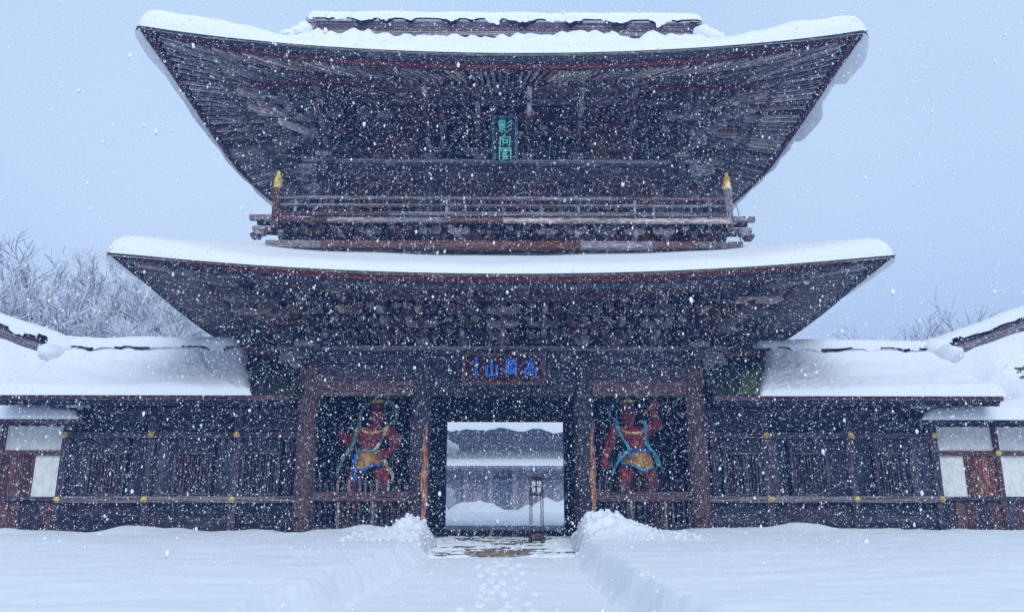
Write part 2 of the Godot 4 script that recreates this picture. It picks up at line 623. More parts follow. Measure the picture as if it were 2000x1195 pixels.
func eave(r: Dictionary, parent: Node, called: String, nf: int, ns: int, side_single: bool) -> void:
	var mb := MB.new()
	# soffit boards above the rafters
	for side in 4:
		for k in 40:
			var t0 := -1.0 + 2.0 * k / 40.0
			var t1 := -1.0 + 2.0 * (k + 1) / 40.0
			for i in 4:
				var s0 := 0.06 + 0.94 * i / 4.0
				var s1 := 0.06 + 0.94 * (i + 1) / 4.0
				mb.quad(soff(r, side, t0, s0), soff(r, side, t1, s0), soff(r, side, t1, s1), soff(r, side, t0, s1), Vector3(0, 40, CZ))
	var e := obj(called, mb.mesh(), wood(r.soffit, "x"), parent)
	obj("eave_edge", strip(r, [Vector2(0.02, 0.0), Vector2(0.0, -0.05), Vector2(0.03, -0.06)]), paint("edge_trim", 0.30, 0.24, 0.13), e)
	obj("eave_edge", strip(r, [Vector2(0.03, -0.06), Vector2(0.05, -0.2), Vector2(0.14, -0.21)]), wood(r.fascia[0], "x", 1), e)
	obj("fascia", strip(r, [Vector2(0.14, -0.19), Vector2(0.15, -0.34), Vector2(0.3, -0.35), Vector2(0.3, -0.2)]), wood(r.fascia[1], "x", 2), e)
	obj("fascia", strip(r, [Vector2(1.42, -r.th + 0.26), Vector2(1.42, -r.th + 0.1), Vector2(1.55, -r.th + 0.1)]), wood("purple", "x", 1), e)
	var loose := MB.new()
	for side in [0, 1, 3]:
		var cnt := nf if side == 0 else ns
		for layer in 2:
			var w: float = [0.075, 0.085][layer]
			var h: float = [0.10, 0.13][layer]
			var s0: float = [0.09, 0.44][layer]
			var s1: float = [0.5, 0.99][layer]
			var dn: float = [0.03, 0.13][layer]
			for k in cnt:
				var t := -1.0 + 2.0 * (k + 0.5) / cnt
				if side != 0:
					var back := t if side == 1 else -t
					if back > 0.78:
						continue
				var a := soff(r, side, t, s0, dn)
				var b := soff(r, side, t, s1, dn)
				if side == 0 or side_single:
					beam(e, ["flying_rafter", "rafter"][layer], a, b, w, h, pick(r.rafter))
				else:
					loose.bar(a, b, w, h)
	if not side_single:
		tag(obj("side_rafters", loose.mesh(), wood(r.rafter[0], "z", 1), e), "", "", "", "stuff")
	for s in [-1.0, 1.0]:
		var a := soff(r, 0, s, 0.05, 0.18)
		var b := soff(r, 0, s, 1.1, 0.35)
		beam(e, "hip_rafter", a.lerp(b, 0.08), b, 0.16, 0.18, wood("grey", "z", 2))
		var c := soff(r, 0, s, 0.40, 0.34)
		beam(e, "hip_rafter", c, soff(r, 0, s, 1.1, 0.42), 0.22, 0.26, wood("grey", "z", 1))
	# roof skin under the snow
	var p := PackedVector3Array()
	for j in 40:
		for i in 60:
			var u := -1.0 + 2.0 * i / 59.0
			var v := -1.0 + 2.0 * j / 39.0
			var y := roof_y(r, r.hx * u, CZ + r.hz * v)
			p.append(Vector3(r.hx * u * (1.0 + r.wp * pow(v, 4)), y - 0.012, CZ + r.hz * v * (1.0 + r.wp * pow(u, 4))))
	obj("roof_covering", grid_mesh(60, 40, p), paint("bark", 0.05, 0.045, 0.045, 0.9), e)

func edge_list(half: float, mid_step: float) -> Array:
	var out := [0.0, 0.02, 0.05, 0.09, 0.14, 0.2, 0.28, 0.37, 0.48, 0.62]
	var d := 0.62
	while d + mid_step < half:
		d += mid_step
		out.append(d)
	out.append(half)
	var full := []
	for q in out:
		full.append(-half + q)
	for k in range(out.size() - 2, -1, -1):
		full.append(half - out[k])
	return full

func roof_snow(r: Dictionary, ov: float, T: Callable, slide: Callable, label: String, R := 0.42) -> void:
	var HX: float = r.hx + ov
	var HZ: float = r.hz + 0.025
	var xs := edge_list(HX, 0.16)
	var zs := edge_list(HZ, 0.2)
	var top := PackedVector3Array()
	var bot := PackedVector3Array()
	var cr := 0.45
	for z in zs:
		for x in xs:
			var q := Vector2(absf(x) - (HX - cr), absf(z) - (HZ - cr))
			var P := Vector2(x, z)
			var d := minf(HX - absf(x), HZ - absf(z))
			if q.x > 0 and q.y > 0:
				var l := q.length()
				if l > cr:
					q = q / l * cr
					P = Vector2(signf(x) * (HX - cr + q.x), signf(z) * (HZ - cr + q.y))
				d = maxf(0.0, cr - q.length())
			# the overhang swells and shrinks along the eave
			var y := roof_y(r, clampf(P.x, -r.hx, r.hx), CZ + clampf(P.y, -r.hz, r.hz))
			var u: float = P.x / r.hx
			var v: float = P.y / r.hz
			var X: float = P.x * (1.0 + r.wp * pow(clampf(v, -1, 1), 4))
			var Z: float = CZ + P.y * (1.0 + r.wp * pow(clampf(u, -1, 1), 4))
			var k := minf(d / R, 1.0)
			var t: float = T.call(P.x, P.y + CZ)
			var ex: float = slide.call(signf(P.x), P.y + CZ) * smoothstep(1.2, 0.0, HX - absf(P.x))
			X += signf(P.x) * ex
			y -= ex * 0.45
			top.append(Vector3(X, y + t * sqrt(maxf(0.0, 1.0 - (1.0 - k) * (1.0 - k))) + 0.004, Z))
			bot.append(Vector3(X, y - 0.004 - 0.12 * smoothstep(ov + 0.05, 0.0, d) * t, Z))
	var o := thing("roof_snow", label, "snow")
	tag(o, "", "", "", "stuff")
	obj("snow_top", grid_mesh(xs.size(), zs.size(), top), snow_mat(), o)
	obj("snow_underside", grid_mesh(xs.size(), zs.size(), bot, PackedByteArray(), false), snow_mat(), o)

# ---------------------------------------------------------------- gate
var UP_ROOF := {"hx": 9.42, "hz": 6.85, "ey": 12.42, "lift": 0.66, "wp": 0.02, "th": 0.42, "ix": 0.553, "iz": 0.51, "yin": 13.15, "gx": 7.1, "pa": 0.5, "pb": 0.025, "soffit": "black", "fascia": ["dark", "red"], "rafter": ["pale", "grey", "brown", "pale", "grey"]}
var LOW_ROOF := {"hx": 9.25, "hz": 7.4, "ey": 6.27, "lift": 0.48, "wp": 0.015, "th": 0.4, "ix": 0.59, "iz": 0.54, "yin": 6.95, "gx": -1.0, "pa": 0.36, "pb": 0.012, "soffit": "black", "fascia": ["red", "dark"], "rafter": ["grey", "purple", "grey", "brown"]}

func block_mesh(s: float) -> Mesh:
	var key := "bb%.3f" % s
	if meshes.has(key):
		return meshes[key]
	var mb := MB.new()
	var h := s * 0.5
	var l := s * 0.34
	for i in 4:
		var a := Vector2(1, 1).rotated(PI * 0.5 * i)
		var b := Vector2(1, 1).rotated(PI * 0.5 * (i + 1))
		mb.quad(Vector3(a.x * h, 0, a.y * h), Vector3(b.x * h, 0, b.y * h), Vector3(b.x * h, s * 0.3, b.y * h), Vector3(a.x * h, s * 0.3, a.y * h), Vector3(0, s * 0.15, 0))
		mb.quad(Vector3(a.x * h, 0, a.y * h), Vector3(b.x * h, 0, b.y * h), Vector3(b.x * l, -s * 0.3, b.y * l), Vector3(a.x * l, -s * 0.3, a.y * l), Vector3(0, 0, 0))
	mb.quad(Vector3(-h, s * 0.3, -h), Vector3(h, s * 0.3, -h), Vector3(h, s * 0.3, h), Vector3(-h, s * 0.3, h), Vector3.ZERO)
	mb.quad(Vector3(-l, -s * 0.3, -l), Vector3(l, -s * 0.3, -l), Vector3(l, -s * 0.3, l), Vector3(-l, -s * 0.3, l), Vector3.ZERO)
	meshes[key] = mb.mesh()
	return meshes[key]

func arm_mesh(l: float) -> Mesh:   # a bracket arm along x, its underside curving up at both ends
	var key := "arm%.3f" % l
	if meshes.has(key):
		return meshes[key]
	var mb := MB.new()
	var pts := [Vector2(-l, 0.08), Vector2(-l, 0.0), Vector2(-l * 0.86, -0.06), Vector2(-l * 0.6, -0.09), Vector2(l * 0.6, -0.09), Vector2(l * 0.86, -0.06), Vector2(l, 0.0), Vector2(l, 0.08)]
	for k in 8:
		var a: Vector2 = pts[k]
		var b: Vector2 = pts[(k + 1) % 8]
		mb.quad(Vector3(a.x, a.y, -0.06), Vector3(b.x, b.y, -0.06), Vector3(b.x, b.y, 0.06), Vector3(a.x, a.y, 0.06), Vector3.ZERO)
	for z in [-0.06, 0.06]:
		var m := Vector3(0, 0, signf(z))
		for k in range(1, 7):
			mb.tri(Vector3(pts[0].x, pts[0].y, z), Vector3(pts[k].x, pts[k].y, z), Vector3(pts[k + 1].x, pts[k + 1].y, z), m, m, m)
	meshes[key] = mb.mesh()
	return meshes[key]

func tail_mesh(l: float) -> Mesh:   # a tail rafter along z with a beaked, hooked end
	var key := "tail%.3f" % l
	if meshes.has(key):
		return meshes[key]
	var mb := MB.new()
	var pts := [Vector2(0, 0.09), Vector2(0, -0.09), Vector2(l * 0.6, -0.09), Vector2(l * 0.82, -0.06), Vector2(l, 0.06), Vector2(l * 0.98, 0.11), Vector2(l * 0.8, 0.08)]
	var c := Vector3(0, 0, l * 0.5)
	for k in 7:
		var a: Vector2 = pts[k]
		var b: Vector2 = pts[(k + 1) % 7]
		mb.quad(Vector3(-0.065, a.y, a.x), Vector3(-0.065, b.y, b.x), Vector3(0.065, b.y, b.x), Vector3(0.065, a.y, a.x), c)
	for x in [-0.065, 0.065]:
		var m := Vector3(signf(x), 0, 0)
		for k in range(1, 6):
			mb.tri(Vector3(x, pts[0].y, pts[0].x), Vector3(x, pts[k].y, pts[k].x), Vector3(x, pts[k + 1].y, pts[k + 1].x), m, m, m)
	meshes[key] = mb.mesh()
	return meshes[key]

func piece(parent: Node, called: String, m: Mesh, mat: Material, at: Vector3, turn := 0.0, tilt := 0.0) -> void:
	var o := obj(called, m, mat, parent)
	o.transform = Transform3D(Basis.from_euler(Vector3(tilt, turn, 0)), at)

func bracket_set(parent: Node, at: Vector3, turn: float, tall: float, reach: float, half: float, kinds: Array, full: bool) -> void:
	var g := part("bracket_set", parent)
	g.transform = Transform3D(Basis(Vector3.UP, turn), at)
	var s := tall / 1.6
	piece(g, "bracket_block", block_mesh(0.36), pick(kinds), Vector3(0, 0.11, 0))
	for tier in 3:
		var y := (0.33 + 0.29 * tier) * s
		var z := reach * tier / 3.0
		piece(g, "bracket_arm", arm_mesh(half), pick(kinds), Vector3(0, y, z))
		piece(g, "bracket_arm", arm_mesh(reach * 0.34), pick(kinds), Vector3(0, y + 0.003, z + reach * 0.14), PI * 0.5)
		for k in ([-1, 0, 1] if full else [0]):
			piece(g, "bracket_block", block_mesh(0.22), pick(kinds), Vector3(k * half * 0.8, y + 0.145 * s, z + 0.001))
	piece(g, "bracket_block", block_mesh(0.19), pick(kinds), Vector3(0, 1.06 * s, reach))
	piece(g, "tail_rafter", tail_mesh(reach * 0.95), pick(["pale", "grey", kinds[2]]), Vector3(0, 1.02 * s, reach * 0.34), 0.0, 0.2)
	piece(g, "tail_rafter", tail_mesh(reach * 0.95), pick(["pale", "pale", "grey", kinds[2]]), Vector3(0, 1.34 * s, reach * 0.5), 0.0, 0.2)

func column_mesh(h: float, r: float) -> Mesh:
	var key := "col%.2f_%.2f" % [h, r]
	if not meshes.has(key):
		var mb := MB.new()
		mb.lathe([Vector2(0, 0), Vector2(r * 0.93, 0), Vector2(r, 0.25), Vector2(r, h * 0.6), Vector2(r * 0.93, h * 0.9), Vector2(r * 0.8, h), Vector2(0, h)], 24)
		meshes[key] = mb.mesh()
	return meshes[key]

func build_gate() -> void:
	var g := thing("temple_gate", "tall two storeyed wooden temple gate with sweeping snow laden roofs", "temple gate")
	# ---- lower storey
	for z in [0.0, -4.0, -8.0]:
		for x in [-5.25, -2.2, 2.2, 5.25]:
			var c := obj("column", column_mesh(5.0, 0.27), wood("purple" if absf(x) > 3 else "mid", "y", 1 + int(absf(x))), g)
			var cx: float = x * (1.2 if z < -5.0 and absf(x) < 3.0 else 1.0)
			c.position = Vector3(cx, 0.14, z)
			var mb := MB.new()
			mb.lathe([Vector2(0.45, 0), Vector2(0.46, 0.08), Vector2(0.36, 0.15), Vector2(0, 0.15)], 20)
			obj("plinth", mb.mesh(), stone(0.26, 0.25, 0.25, 1), g).position = Vector3(cx, 0.0, z)
	# bare orange heartwood where the inner columns have lost their bark side
	for s in [-1.0, 1.0]:
		var mb := MB.new()
		var pts := []
		var rad := []
		for k in 15:
			var y := 0.35 + 2.7 * k / 14.0
			var an: float = (0.75 if s > 0 else PI - 2.2) + 0.12 * sin(k * 1.3)
			pts.append(Vector3(s * 2.2 + cos(an) * 0.225, y, sin(an) * 0.225))
			rad.append(0.11 * (0.45 + 0.55 * sin(PI * clampf(k / 14.0 * 1.1, 0.05, 0.97))) + 0.01 * sin(k * 2.1))
		mb.tube(pts, rad, 8)
		obj("worn_wood", mb.mesh(), wood("worn", "y", 2), g)
	# ties across the front and back
	for z in [0.0, -8.0]:
		beam(g, "tie_beam", Vector3(-6.0, 4.83, z), Vector3(6.0, 4.83, z), 0.3, 0.34, wood("mid", "z", 1))
		beam(g, "plate_beam", Vector3(-6.15, 5.06, z), Vector3(6.15, 5.06, z), 0.5, 0.12, wood("grey", "z", 3))
		for b in [[-5.25, -2.2], [2.2, 5.25]]:
			beam(g, "tie_beam", Vector3(b[0], 3.98, z), Vector3(b[1], 3.98, z), 0.2, 0.42, wood("purple", "z", 2))
			beam(g, "wall_board", Vector3(b[0], 4.42, z - 0.03), Vector3(b[1], 4.42, z - 0.03), 0.1, 0.46, wood("mid", "z", 2))
		beam(g, "tie_beam", Vector3(-2.2, 4.02, z - 0.05), Vector3(2.2, 4.02, z - 0.05), 0.22, 0.5, wood("mid", "z", 3))
		beam(g, "wall_board", Vector3(-2.2, 4.46, z - 0.04), Vector3(2.2, 4.46, z - 0.04), 0.1, 0.4, wood("dark", "z", 2))
	for x in [-5.25, 5.25]:
		beam(g, "tie_beam", Vector3(x, 4.832, 0.75), Vector3(x, 4.832, -8.7), 0.3, 0.34, wood("mid", "z", 1))
		beam(g, "plate_beam", Vector3(x, 5.062, 0.9), Vector3(x, 5.062, -8.9), 0.5, 0.12, wood("grey", "z", 1))
		for k in 15:
			beam(g, "wall_board", Vector3(x, 0.1, -0.28 - k * 0.515), Vector3(x, 4.7, -0.28 - k * 0.515), 0.508, 0.08, pick(["dark", "mid"]), Vector3.RIGHT)
	# carved nosings at the column heads
	for s in [-1.0, 1.0]:
		var mb := MB.new()
		var curve := [Vector2(0.25, 0.1), Vector2(0.6, 0.12), Vector2(0.82, 0.02), Vector2(0.86, -0.14), Vector2(0.74, -0.24), Vector2(0.6, -0.2), Vector2(0.5, -0.34), Vector2(0.36, -0.38), Vector2(0.25, -0.36)]
		for k in curve.size():
			var a: Vector2 = curve[k]
			var b: Vector2 = curve[(k + 1) % curve.size()]
			mb.quad(Vector3(s * a.x, a.y, -0.12), Vector3(s * b.x, b.y, -0.12), Vector3(s * b.x, b.y, 0.12), Vector3(s * a.x, a.y, 0.12), Vector3(s * 0.5, -0.1, 0))
		for z in [-0.12, 0.12]:
			var m := Vector3(0, 0, signf(z))
			for k in range(1, curve.size() - 1):
				mb.tri(Vector3(s * curve[0].x, curve[0].y, z), Vector3(s * curve[k].x, curve[k].y, z), Vector3(s * curve[k + 1].x, curve[k + 1].y, z), m, m, m)
		obj("nosing", mb.mesh(), wood("grey", "x", 1), g).position = Vector3(s * 5.25, 4.88, 0.06)
	# inner walls of the passage and the two niches
	for s in [-1.0, 1.0]:
		for k in 4:
			beam(g, "wall_board", Vector3(s * 2.2, 0.1, -0.5 - k * 0.46), Vector3(s * 2.2, 4.7, -0.5 - k * 0.46), 0.45, 0.07, pick(["dark", "black"]), Vector3.RIGHT)
		for k in 6:
			beam(g, "wall_board", Vector3(s * (2.5 + k * 0.5), 0.1, -2.35), Vector3(s * (2.5 + k * 0.5), 4.7, -2.35), 0.49, 0.07, pick(["black", "dark"]), Vector3.BACK)
		beam(g, "ceiling_board", Vector3(s * 2.2, 4.7, -1.25), Vector3(s * 5.25, 4.7, -1.25), 2.4, 0.06, wood("black", "z", 1))
		# fence across the niche
		beam(g, "fence_rail", Vector3(s * 2.45, 1.12, 0.02), Vector3(s * 5.0, 1.12, 0.02), 0.14, 0.25, wood("purple", "z", 1))
		beam(g, "fence_rail", Vector3(s * 2.45, 0.35, 0.0), Vector3(s * 5.0, 0.35, 0.0), 0.12, 0.16, wood("dark", "z", 1))
		for k in 17:
			var x: float = s * (2.58 + k * 0.148)
			beam(g, "fence_slat", Vector3(x, 0.42, 0.0), Vector3(x, 1.0, 0.0), 0.07, 0.05, pick(["mid", "dark", "purple"]), Vector3.BACK)
			var mb := MB.new()
			mb.lathe([Vector2(0.036, 0), Vector2(0.036, 0.19), Vector2(0.05, 0.2), Vector2(0.025, 0.23), Vector2(0.045, 0.26), Vector2(0.03, 0.3), Vector2(0, 0.33)], 8)
			obj("picket", mb.mesh(), pick(["mid", "grey", "dark"], "y"), g).position = Vector3(x, 1.245, 0.02)
		for x in [3.4, 4.3]:
			beam(g, "fence_post", Vector3(s * x, 0.1, 0.05), Vector3(s * x, 0.995, 0.05), 0.07, 0.07, wood("grey", "z", 1))
	# doorway in the middle of the passage
	var dz := -2.3
	for s in [[-1.66, -2.2], [1.84, 2.2]]:
		beam(g, "door_jamb", Vector3((s[0] + s[1]) * 0.5, 0.1, dz), Vector3((s[0] + s[1]) * 0.5, 4.7, dz), absf(s[1] - s[0]), 0.3, wood("black", "z", 1), Vector3.BACK)
	beam(g, "lintel", Vector3(-1.66, 3.52, dz), Vector3(1.84, 3.52, dz), 0.3, 0.36, wood("black", "z", 2))
	for k in 8:
		beam(g, "wall_board", Vector3(-1.42 + k * 0.43, 3.7, dz), Vector3(-1.42 + k * 0.43, 4.8, dz), 0.42, 0.08, pick(["black", "dark"]), Vector3.BACK)
	beam(g, "threshold", Vector3(-1.85, 0.06, dz + 0.1), Vector3(2.05, 0.06, dz + 0.1), 0.26, 0.2, wood("black", "z", 2))
	for x in [-1.18, -0.25]:
		beam(g, "threshold_brace", Vector3(x, 0.27, dz + 0.24), Vector3(x - 0.1, 0.02, dz + 0.5), 0.06, 0.05, wood("grey", "z", 2))
	for s in [-1.0, 1.0]:   # opened door leaves folded back along the passage behind the jambs
		var lx: float = -1.95 if s < 0 else 2.1
		var leaf := part("door_leaf", g)
		for k in 4:
			beam(leaf, "door_board", Vector3(lx, 0.25, dz - 0.4 - k * 0.38), Vector3(lx, 3.35, dz - 0.4 - k * 0.38), 0.37, 0.07, wood("black", "z", k), Vector3.RIGHT)
		for y in [0.4, 1.8, 3.2]:
			beam(leaf, "door_rail", Vector3(lx - s * 0.055, y, dz - 0.25), Vector3(lx - s * 0.055, y, dz - 1.7), 0.04, 0.14, wood("black", "z", 1))
	beam(g, "ceiling_board", Vector3(-2.2, 4.75, -1.25), Vector3(2.2, 4.75, -1.25), 2.4, 0.06, wood("black", "z", 1))
	# ---- lower brackets and roof
	var low := ["grey", "mid", "brown", "grey", "purple"]
	for x in [-5.25, -4.2, -3.2, -2.2, -1.1, 0.0, 1.1, 2.2, 3.2, 4.2, 5.25]:
		bracket_set(g, Vector3(x, 5.12, 0.0), 0.0, 1.45, 1.35, 0.44, low, true)
	for s in [-1.0, 1.0]:
		for z in [-1.1, -2.2, -3.35]:
			bracket_set(g, Vector3(s * 5.25, 5.12, z), s * PI * 0.5, 1.45, 1.35, 0.44, low, false)
		bracket_set(g, Vector3(s * 5.25, 5.12, 0.0), s * PI * 0.25, 1.45, 1.9, 0.3, low, false)
	for r in [[0.0, 5.85], [0.45, 6.05], [0.9, 6.28], [1.38, 6.42]]:
		beam(g, "purlin", Vector3(-5.6 - r[0] * 1.2, r[1], r[0]), Vector3(5.6 + r[0] * 1.2, r[1], r[0]), 0.13, 0.16, pick(["mid", "dark"]))
		for s in [-1.0, 1.0]:
			beam(g, "purlin", Vector3(s * (5.25 + r[0]), r[1] + 0.003, 0.3 + r[0]), Vector3(s * (5.25 + r[0]), r[1] + 0.003, -8.3 - r[0]), 0.13, 0.16, pick(["mid", "dark"]))
	for k in 10:
		beam(g, "frieze_board", Vector3(-4.7 + k * 1.05, 5.12, -0.12), Vector3(-4.7 + k * 1.05, 6.9, -0.12), 1.04, 0.05, pick(["dark", "black", "dark"]), Vector3.BACK)
	for s in [-1.0, 1.0]:
		beam(g, "frieze_board", Vector3(s * 5.2, 6.0, 0.0), Vector3(s * 5.2, 6.0, -8.0), 0.06, 1.8, wood("dark", "z", 2))
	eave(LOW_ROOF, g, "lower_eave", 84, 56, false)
	# ---- upper storey
	for z in [-0.5, -7.5]:
		for x in [-5.2, -2.2, 2.2, 5.2]:
			var c := obj("upper_column", column_mesh(3.2, 0.22), wood("mid", "y", 1), g)
			c.position = Vector3(x, 7.6, z)
	beam(g, "tie_beam", Vector3(-5.75, 10.42, -0.5), Vector3(5.75, 10.42, -0.5), 0.2, 0.46, wood("mid", "z", 1))
	beam(g, "plate_beam", Vector3(-5.85, 10.78, -0.5), Vector3(5.85, 10.78, -0.5), 0.46, 0.12, wood("grey", "z", 2))
	for s in [-1.0, 1.0]:
		beam(g, "tie_beam", Vector3(s * 5.2, 10.423, 0.1), Vector3(s * 5.2, 10.423, -8.1), 0.2, 0.46, wood("mid", "z", 2))
		beam(g, "plate_beam", Vector3(s * 5.2, 10.783, 0.2), Vector3(s * 5.2, 10.783, -8.1), 0.46, 0.12, wood("grey", "z", 1))
		for k in 14:
			beam(g, "wall_board", Vector3(s * 5.2, 7.6, -0.75 - 0.52 * k), Vector3(s * 5.2, 10.2, -0.75 - 0.52 * k), 0.51, 0.06, pick(["dark", "mid"]), Vector3.RIGHT)
		piece(g, "nosing", block_mesh(0.5), wood("grey", "x", 1), Vector3(s * 5.75, 10.5, -0.5))
	for k in 24:
		var x := -5.0 + k * 0.435
		beam(g, "wall_board", Vector3(x, 7.6, -0.55), Vector3(x, 10.25, -0.55), 0.43, 0.06, pick(["dark", "mid", "dark"]), Vector3.BACK)
	# latticed windows
	for d in [[-4.28, -3.5], [-3.45, -2.67], [-1.6, -0.83], [-0.78, 0.0], [0.05, 0.82], [0.87, 1.65], [2.8, 3.55], [3.6, 4.4]]:
		var w := part("window", g)
		w.position = Vector3(0, 0, -0.46)
		var y0 := 9.35
		var y1 := 10.16
		for x in [d[0] + 0.035, d[1] - 0.035]:
			beam(w, "window_frame", Vector3(x, y0, 0), Vector3(x, y1, 0), 0.07, 0.08, wood("orange", "z", 3) if rng.randf() < 0.4 else wood("brown", "z", 1), Vector3.BACK)
		for y in [y0 + 0.03, y1 - 0.03]:
			beam(w, "window_frame", Vector3(d[0], y, 0.003), Vector3(d[1], y, 0.003), 0.08, 0.06, wood("brown", "z", 2))
		beam(w, "window_backing", Vector3(d[0], (y0 + y1) * 0.5, -0.03), Vector3(d[1], (y0 + y1) * 0.5, -0.03), 0.02, y1 - y0, wood("black", "z", 1))
		var W: float = d[1] - d[0]
		var H := y1 - y0
		for dir in [-1.0, 1.0]:
			for k in range(-6, 7):
				# a diagonal clipped to the frame
				var c := W * 0.5 + k * 0.19
				var t0 := -H * 0.5 * 0.6
				var xa: float = d[0] + c - dir * H * 0.45
				var xb: float = d[0] + c + dir * H * 0.45
				var a := Vector3(xa, y0, 0.012 * dir)
				var b := Vector3(xb, y1, 0.012 * dir)
				var lo := 0.0
				var hi := 1.0
				for side in [d[0], d[1]]:
					var f: float = (side - xa) / (xb - xa)
					if f > 0.0 and f < 1.0:
						var inside_start: bool = xa > d[0] and xa < d[1]
						if inside_start:
							hi = minf(hi, f)
						else:
							lo = maxf(lo, f) if (xb > d[0] and xb < d[1]) else lo
				if lo == 0.0 and not (xa >= d[0] and xa <= d[1]):
					continue
				if hi - lo < 0.08:
					continue
				beam(w, "lattice_bar", a.lerp(b, lo), a.lerp(b, hi), 0.025, 0.03, wood("purple", "z", 1))
	# balcony
	balcony(g)
	# upper brackets and roof
	var up := ["grey", "purple", "brown", "grey", "mid"]
	for x in [-5.2, -3.7, -2.2, -0.73, 0.73, 2.2, 3.7, 5.2]:
		bracket_set(g, Vector3(x, 10.84, -0.5), 0.0, 1.75, 1.5, 0.52, up, true)
	for s in [-1.0, 1.0]:
		for z in [-1.9, -3.35, -4.8]:
			bracket_set(g, Vector3(s * 5.2, 10.84, z), s * PI * 0.5, 1.75, 1.5, 0.5, up, false)
		bracket_set(g, Vector3(s * 5.2, 10.84, -0.5), s * PI * 0.25, 1.75, 2.1, 0.3, ["grey", "pale", "purple", "mid"], false)
	for r in [[0.0, 11.75], [0.5, 12.0], [1.0, 12.28], [1.5, 12.5]]:
		beam(g, "purlin", Vector3(-5.5 - r[0] * 1.15, r[1], r[0] - 0.5), Vector3(5.5 + r[0] * 1.15, r[1], r[0] - 0.5), 0.13, 0.17, pick(["red", "mid", "purple"]))
		for s in [-1.0, 1.0]:
			beam(g, "purlin", Vector3(s * (5.2 + r[0]), r[1] + 0.003, r[0]), Vector3(s * (5.2 + r[0]), r[1] + 0.003, -7.9 - r[0]), 0.13, 0.17, pick(["mid", "purple"]))
	for k in 8:
		beam(g, "frieze_board", Vector3(-4.55 + k * 1.3, 10.8, -0.6), Vector3(-4.55 + k * 1.3, 13.0, -0.6), 1.29, 0.05, pick(["dark", "black", "brown"]), Vector3.BACK)
	for s in [-1.0, 1.0]:
		beam(g, "frieze_board", Vector3(s * 5.15, 11.9, -0.5), Vector3(s * 5.15, 11.9, -7.5), 0.06, 2.3, wood("mid", "z", 2))
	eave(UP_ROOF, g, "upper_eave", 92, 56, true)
	# main ridge
	var rid := part("roof_ridge", g)
	for k in 4:
		beam(rid, "ridge_course", Vector3(-6.75, 17.0 + 0.2 * k, CZ), Vector3(6.85, 17.0 + 0.2 * k, CZ), 0.62 - 0.05 * k, 0.185, wood("grey" if k % 2 == 1 else "purple", "z", k))
	beam(rid, "ridge_core", Vector3(-6.7, 17.2, CZ), Vector3(6.8, 17.2, CZ), 0.4, 0.85, wood("dark", "z", 1))
	for s in [-1.0, 1.0]:
		for k in 4:
			block(rid, "ridge_end", Vector3(s * (6.97 - 0.03 * k), 16.92 + 0.25 * k, CZ + 0.02), Vector3(0.42 - 0.05 * (k % 2), 0.2, 0.8 - 0.06 * k), pick(["grey", "purple"]))
		# gable behind the hips
		for k in 7:
			beam(rid, "gable_board", Vector3(s * 7.05, 14.2, CZ - 2.4 + 0.8 * k), Vector3(s * 7.05, 16.9 - absf(-2.4 + 0.8 * k) * 0.62, CZ - 2.4 + 0.8 * k), 0.79, 0.06, wood("dark", "z", k % 4), Vector3.RIGHT)
	# snow on the roofs
	var tl := func(x: float, z: float) -> float:
		return 0.25 + 0.19 * smoothstep(5.5, 9.0, absf(x)) + 0.03 * noise.get_noise_2d(x * 0.4, z * 0.4)
	var slide_low := func(sx: float, z: float) -> float:
		return 0.05 * noise.get_noise_2d(z * 0.5, sx)
	roof_snow(LOW_ROOF, 0.12, tl, slide_low, "thick smooth snow on the lower roof of the gate, below the balcony", 0.4)
	var tu := func(x: float, z: float) -> float:
		var t := 0.22 + 0.36 * smoothstep(5.6, 8.2, absf(x)) + 0.05 * noise.get_noise_2d(x * 0.7, z * 0.6) + 0.03 * noise.get_noise_2d(x * 2.2, z * 2.0)
		if x < 0.0:
			t -= 0.1 * smoothstep(7.0, 5.0, absf(x)) * smoothstep(4.4, 5.2, absf(x))
		return t
	var slide_up := func(sx: float, z: float) -> float:
		var q := 0.05 * noise.get_noise_2d(z * 0.6, sx + 4.0)
		if sx > 0.0:
			q += 0.24 * smoothstep(0.75, 0.85, z) * smoothstep(2.9, 1.6, z) + 0.2 * smoothstep(-2.5, -2.3, z) * smoothstep(-0.2, -0.9, z)
		return q
	roof_snow(UP_ROOF, 0.2, tu, slide_up, "snow on the upper roof of the gate, heaped at the upturned corners", 0.42)
	ridge_snow("snow cap along the main ridge on top of the gate", Vector3(-7.1, 17.74, CZ), 14.3, 0.66, 0.42, 0.24, 31)
	# snow banked against the ridge and at the gable ends
	var bank := PackedVector3Array()
	for j in 22:
		var t := float(j) / 21.0
		for i in 220:
			var x := -7.2 + 14.4 * i / 219.0
			var z := CZ + lerpf(2.2, 0.24, t)
			var e := sqrt(clampf(minf(7.2 - absf(x), 0.5) / 0.5, 0.0, 1.0))
			var th := 0.16 + 0.34 * smoothstep(0.35, 1.0, t) * (0.75 + 0.5 * noise.get_noise_2d(x * 0.45, 8.0) + 0.35 * noise.get_noise_2d(x * 1.6, 2.0))
			th += 0.06 * noise.get_noise_2d(x * 1.5, z * 3.0) + 0.035 * noise.get_noise_2d(x * 4.0, z * 7.0)
			bank.append(Vector3(x, roof_y(UP_ROOF, clampf(x, -7.05, 7.05), z) + th * e - 0.05, z))
	var mb := MB.new()
	for s in [-1.0, 1.0]:
		for k in 6:
			lumpy(mb, Vector3(s * (7.1 + 0.08 * k), 17.2 - 0.14 * k, CZ + 0.2 + 0.12 * k), Vector3(0.36, 0.32, 0.5))
	tag(obj("gable_snow", mb.mesh(), snow_mat()), "rounded snow at both gable ends of the main ridge", "snow", "", "stuff")
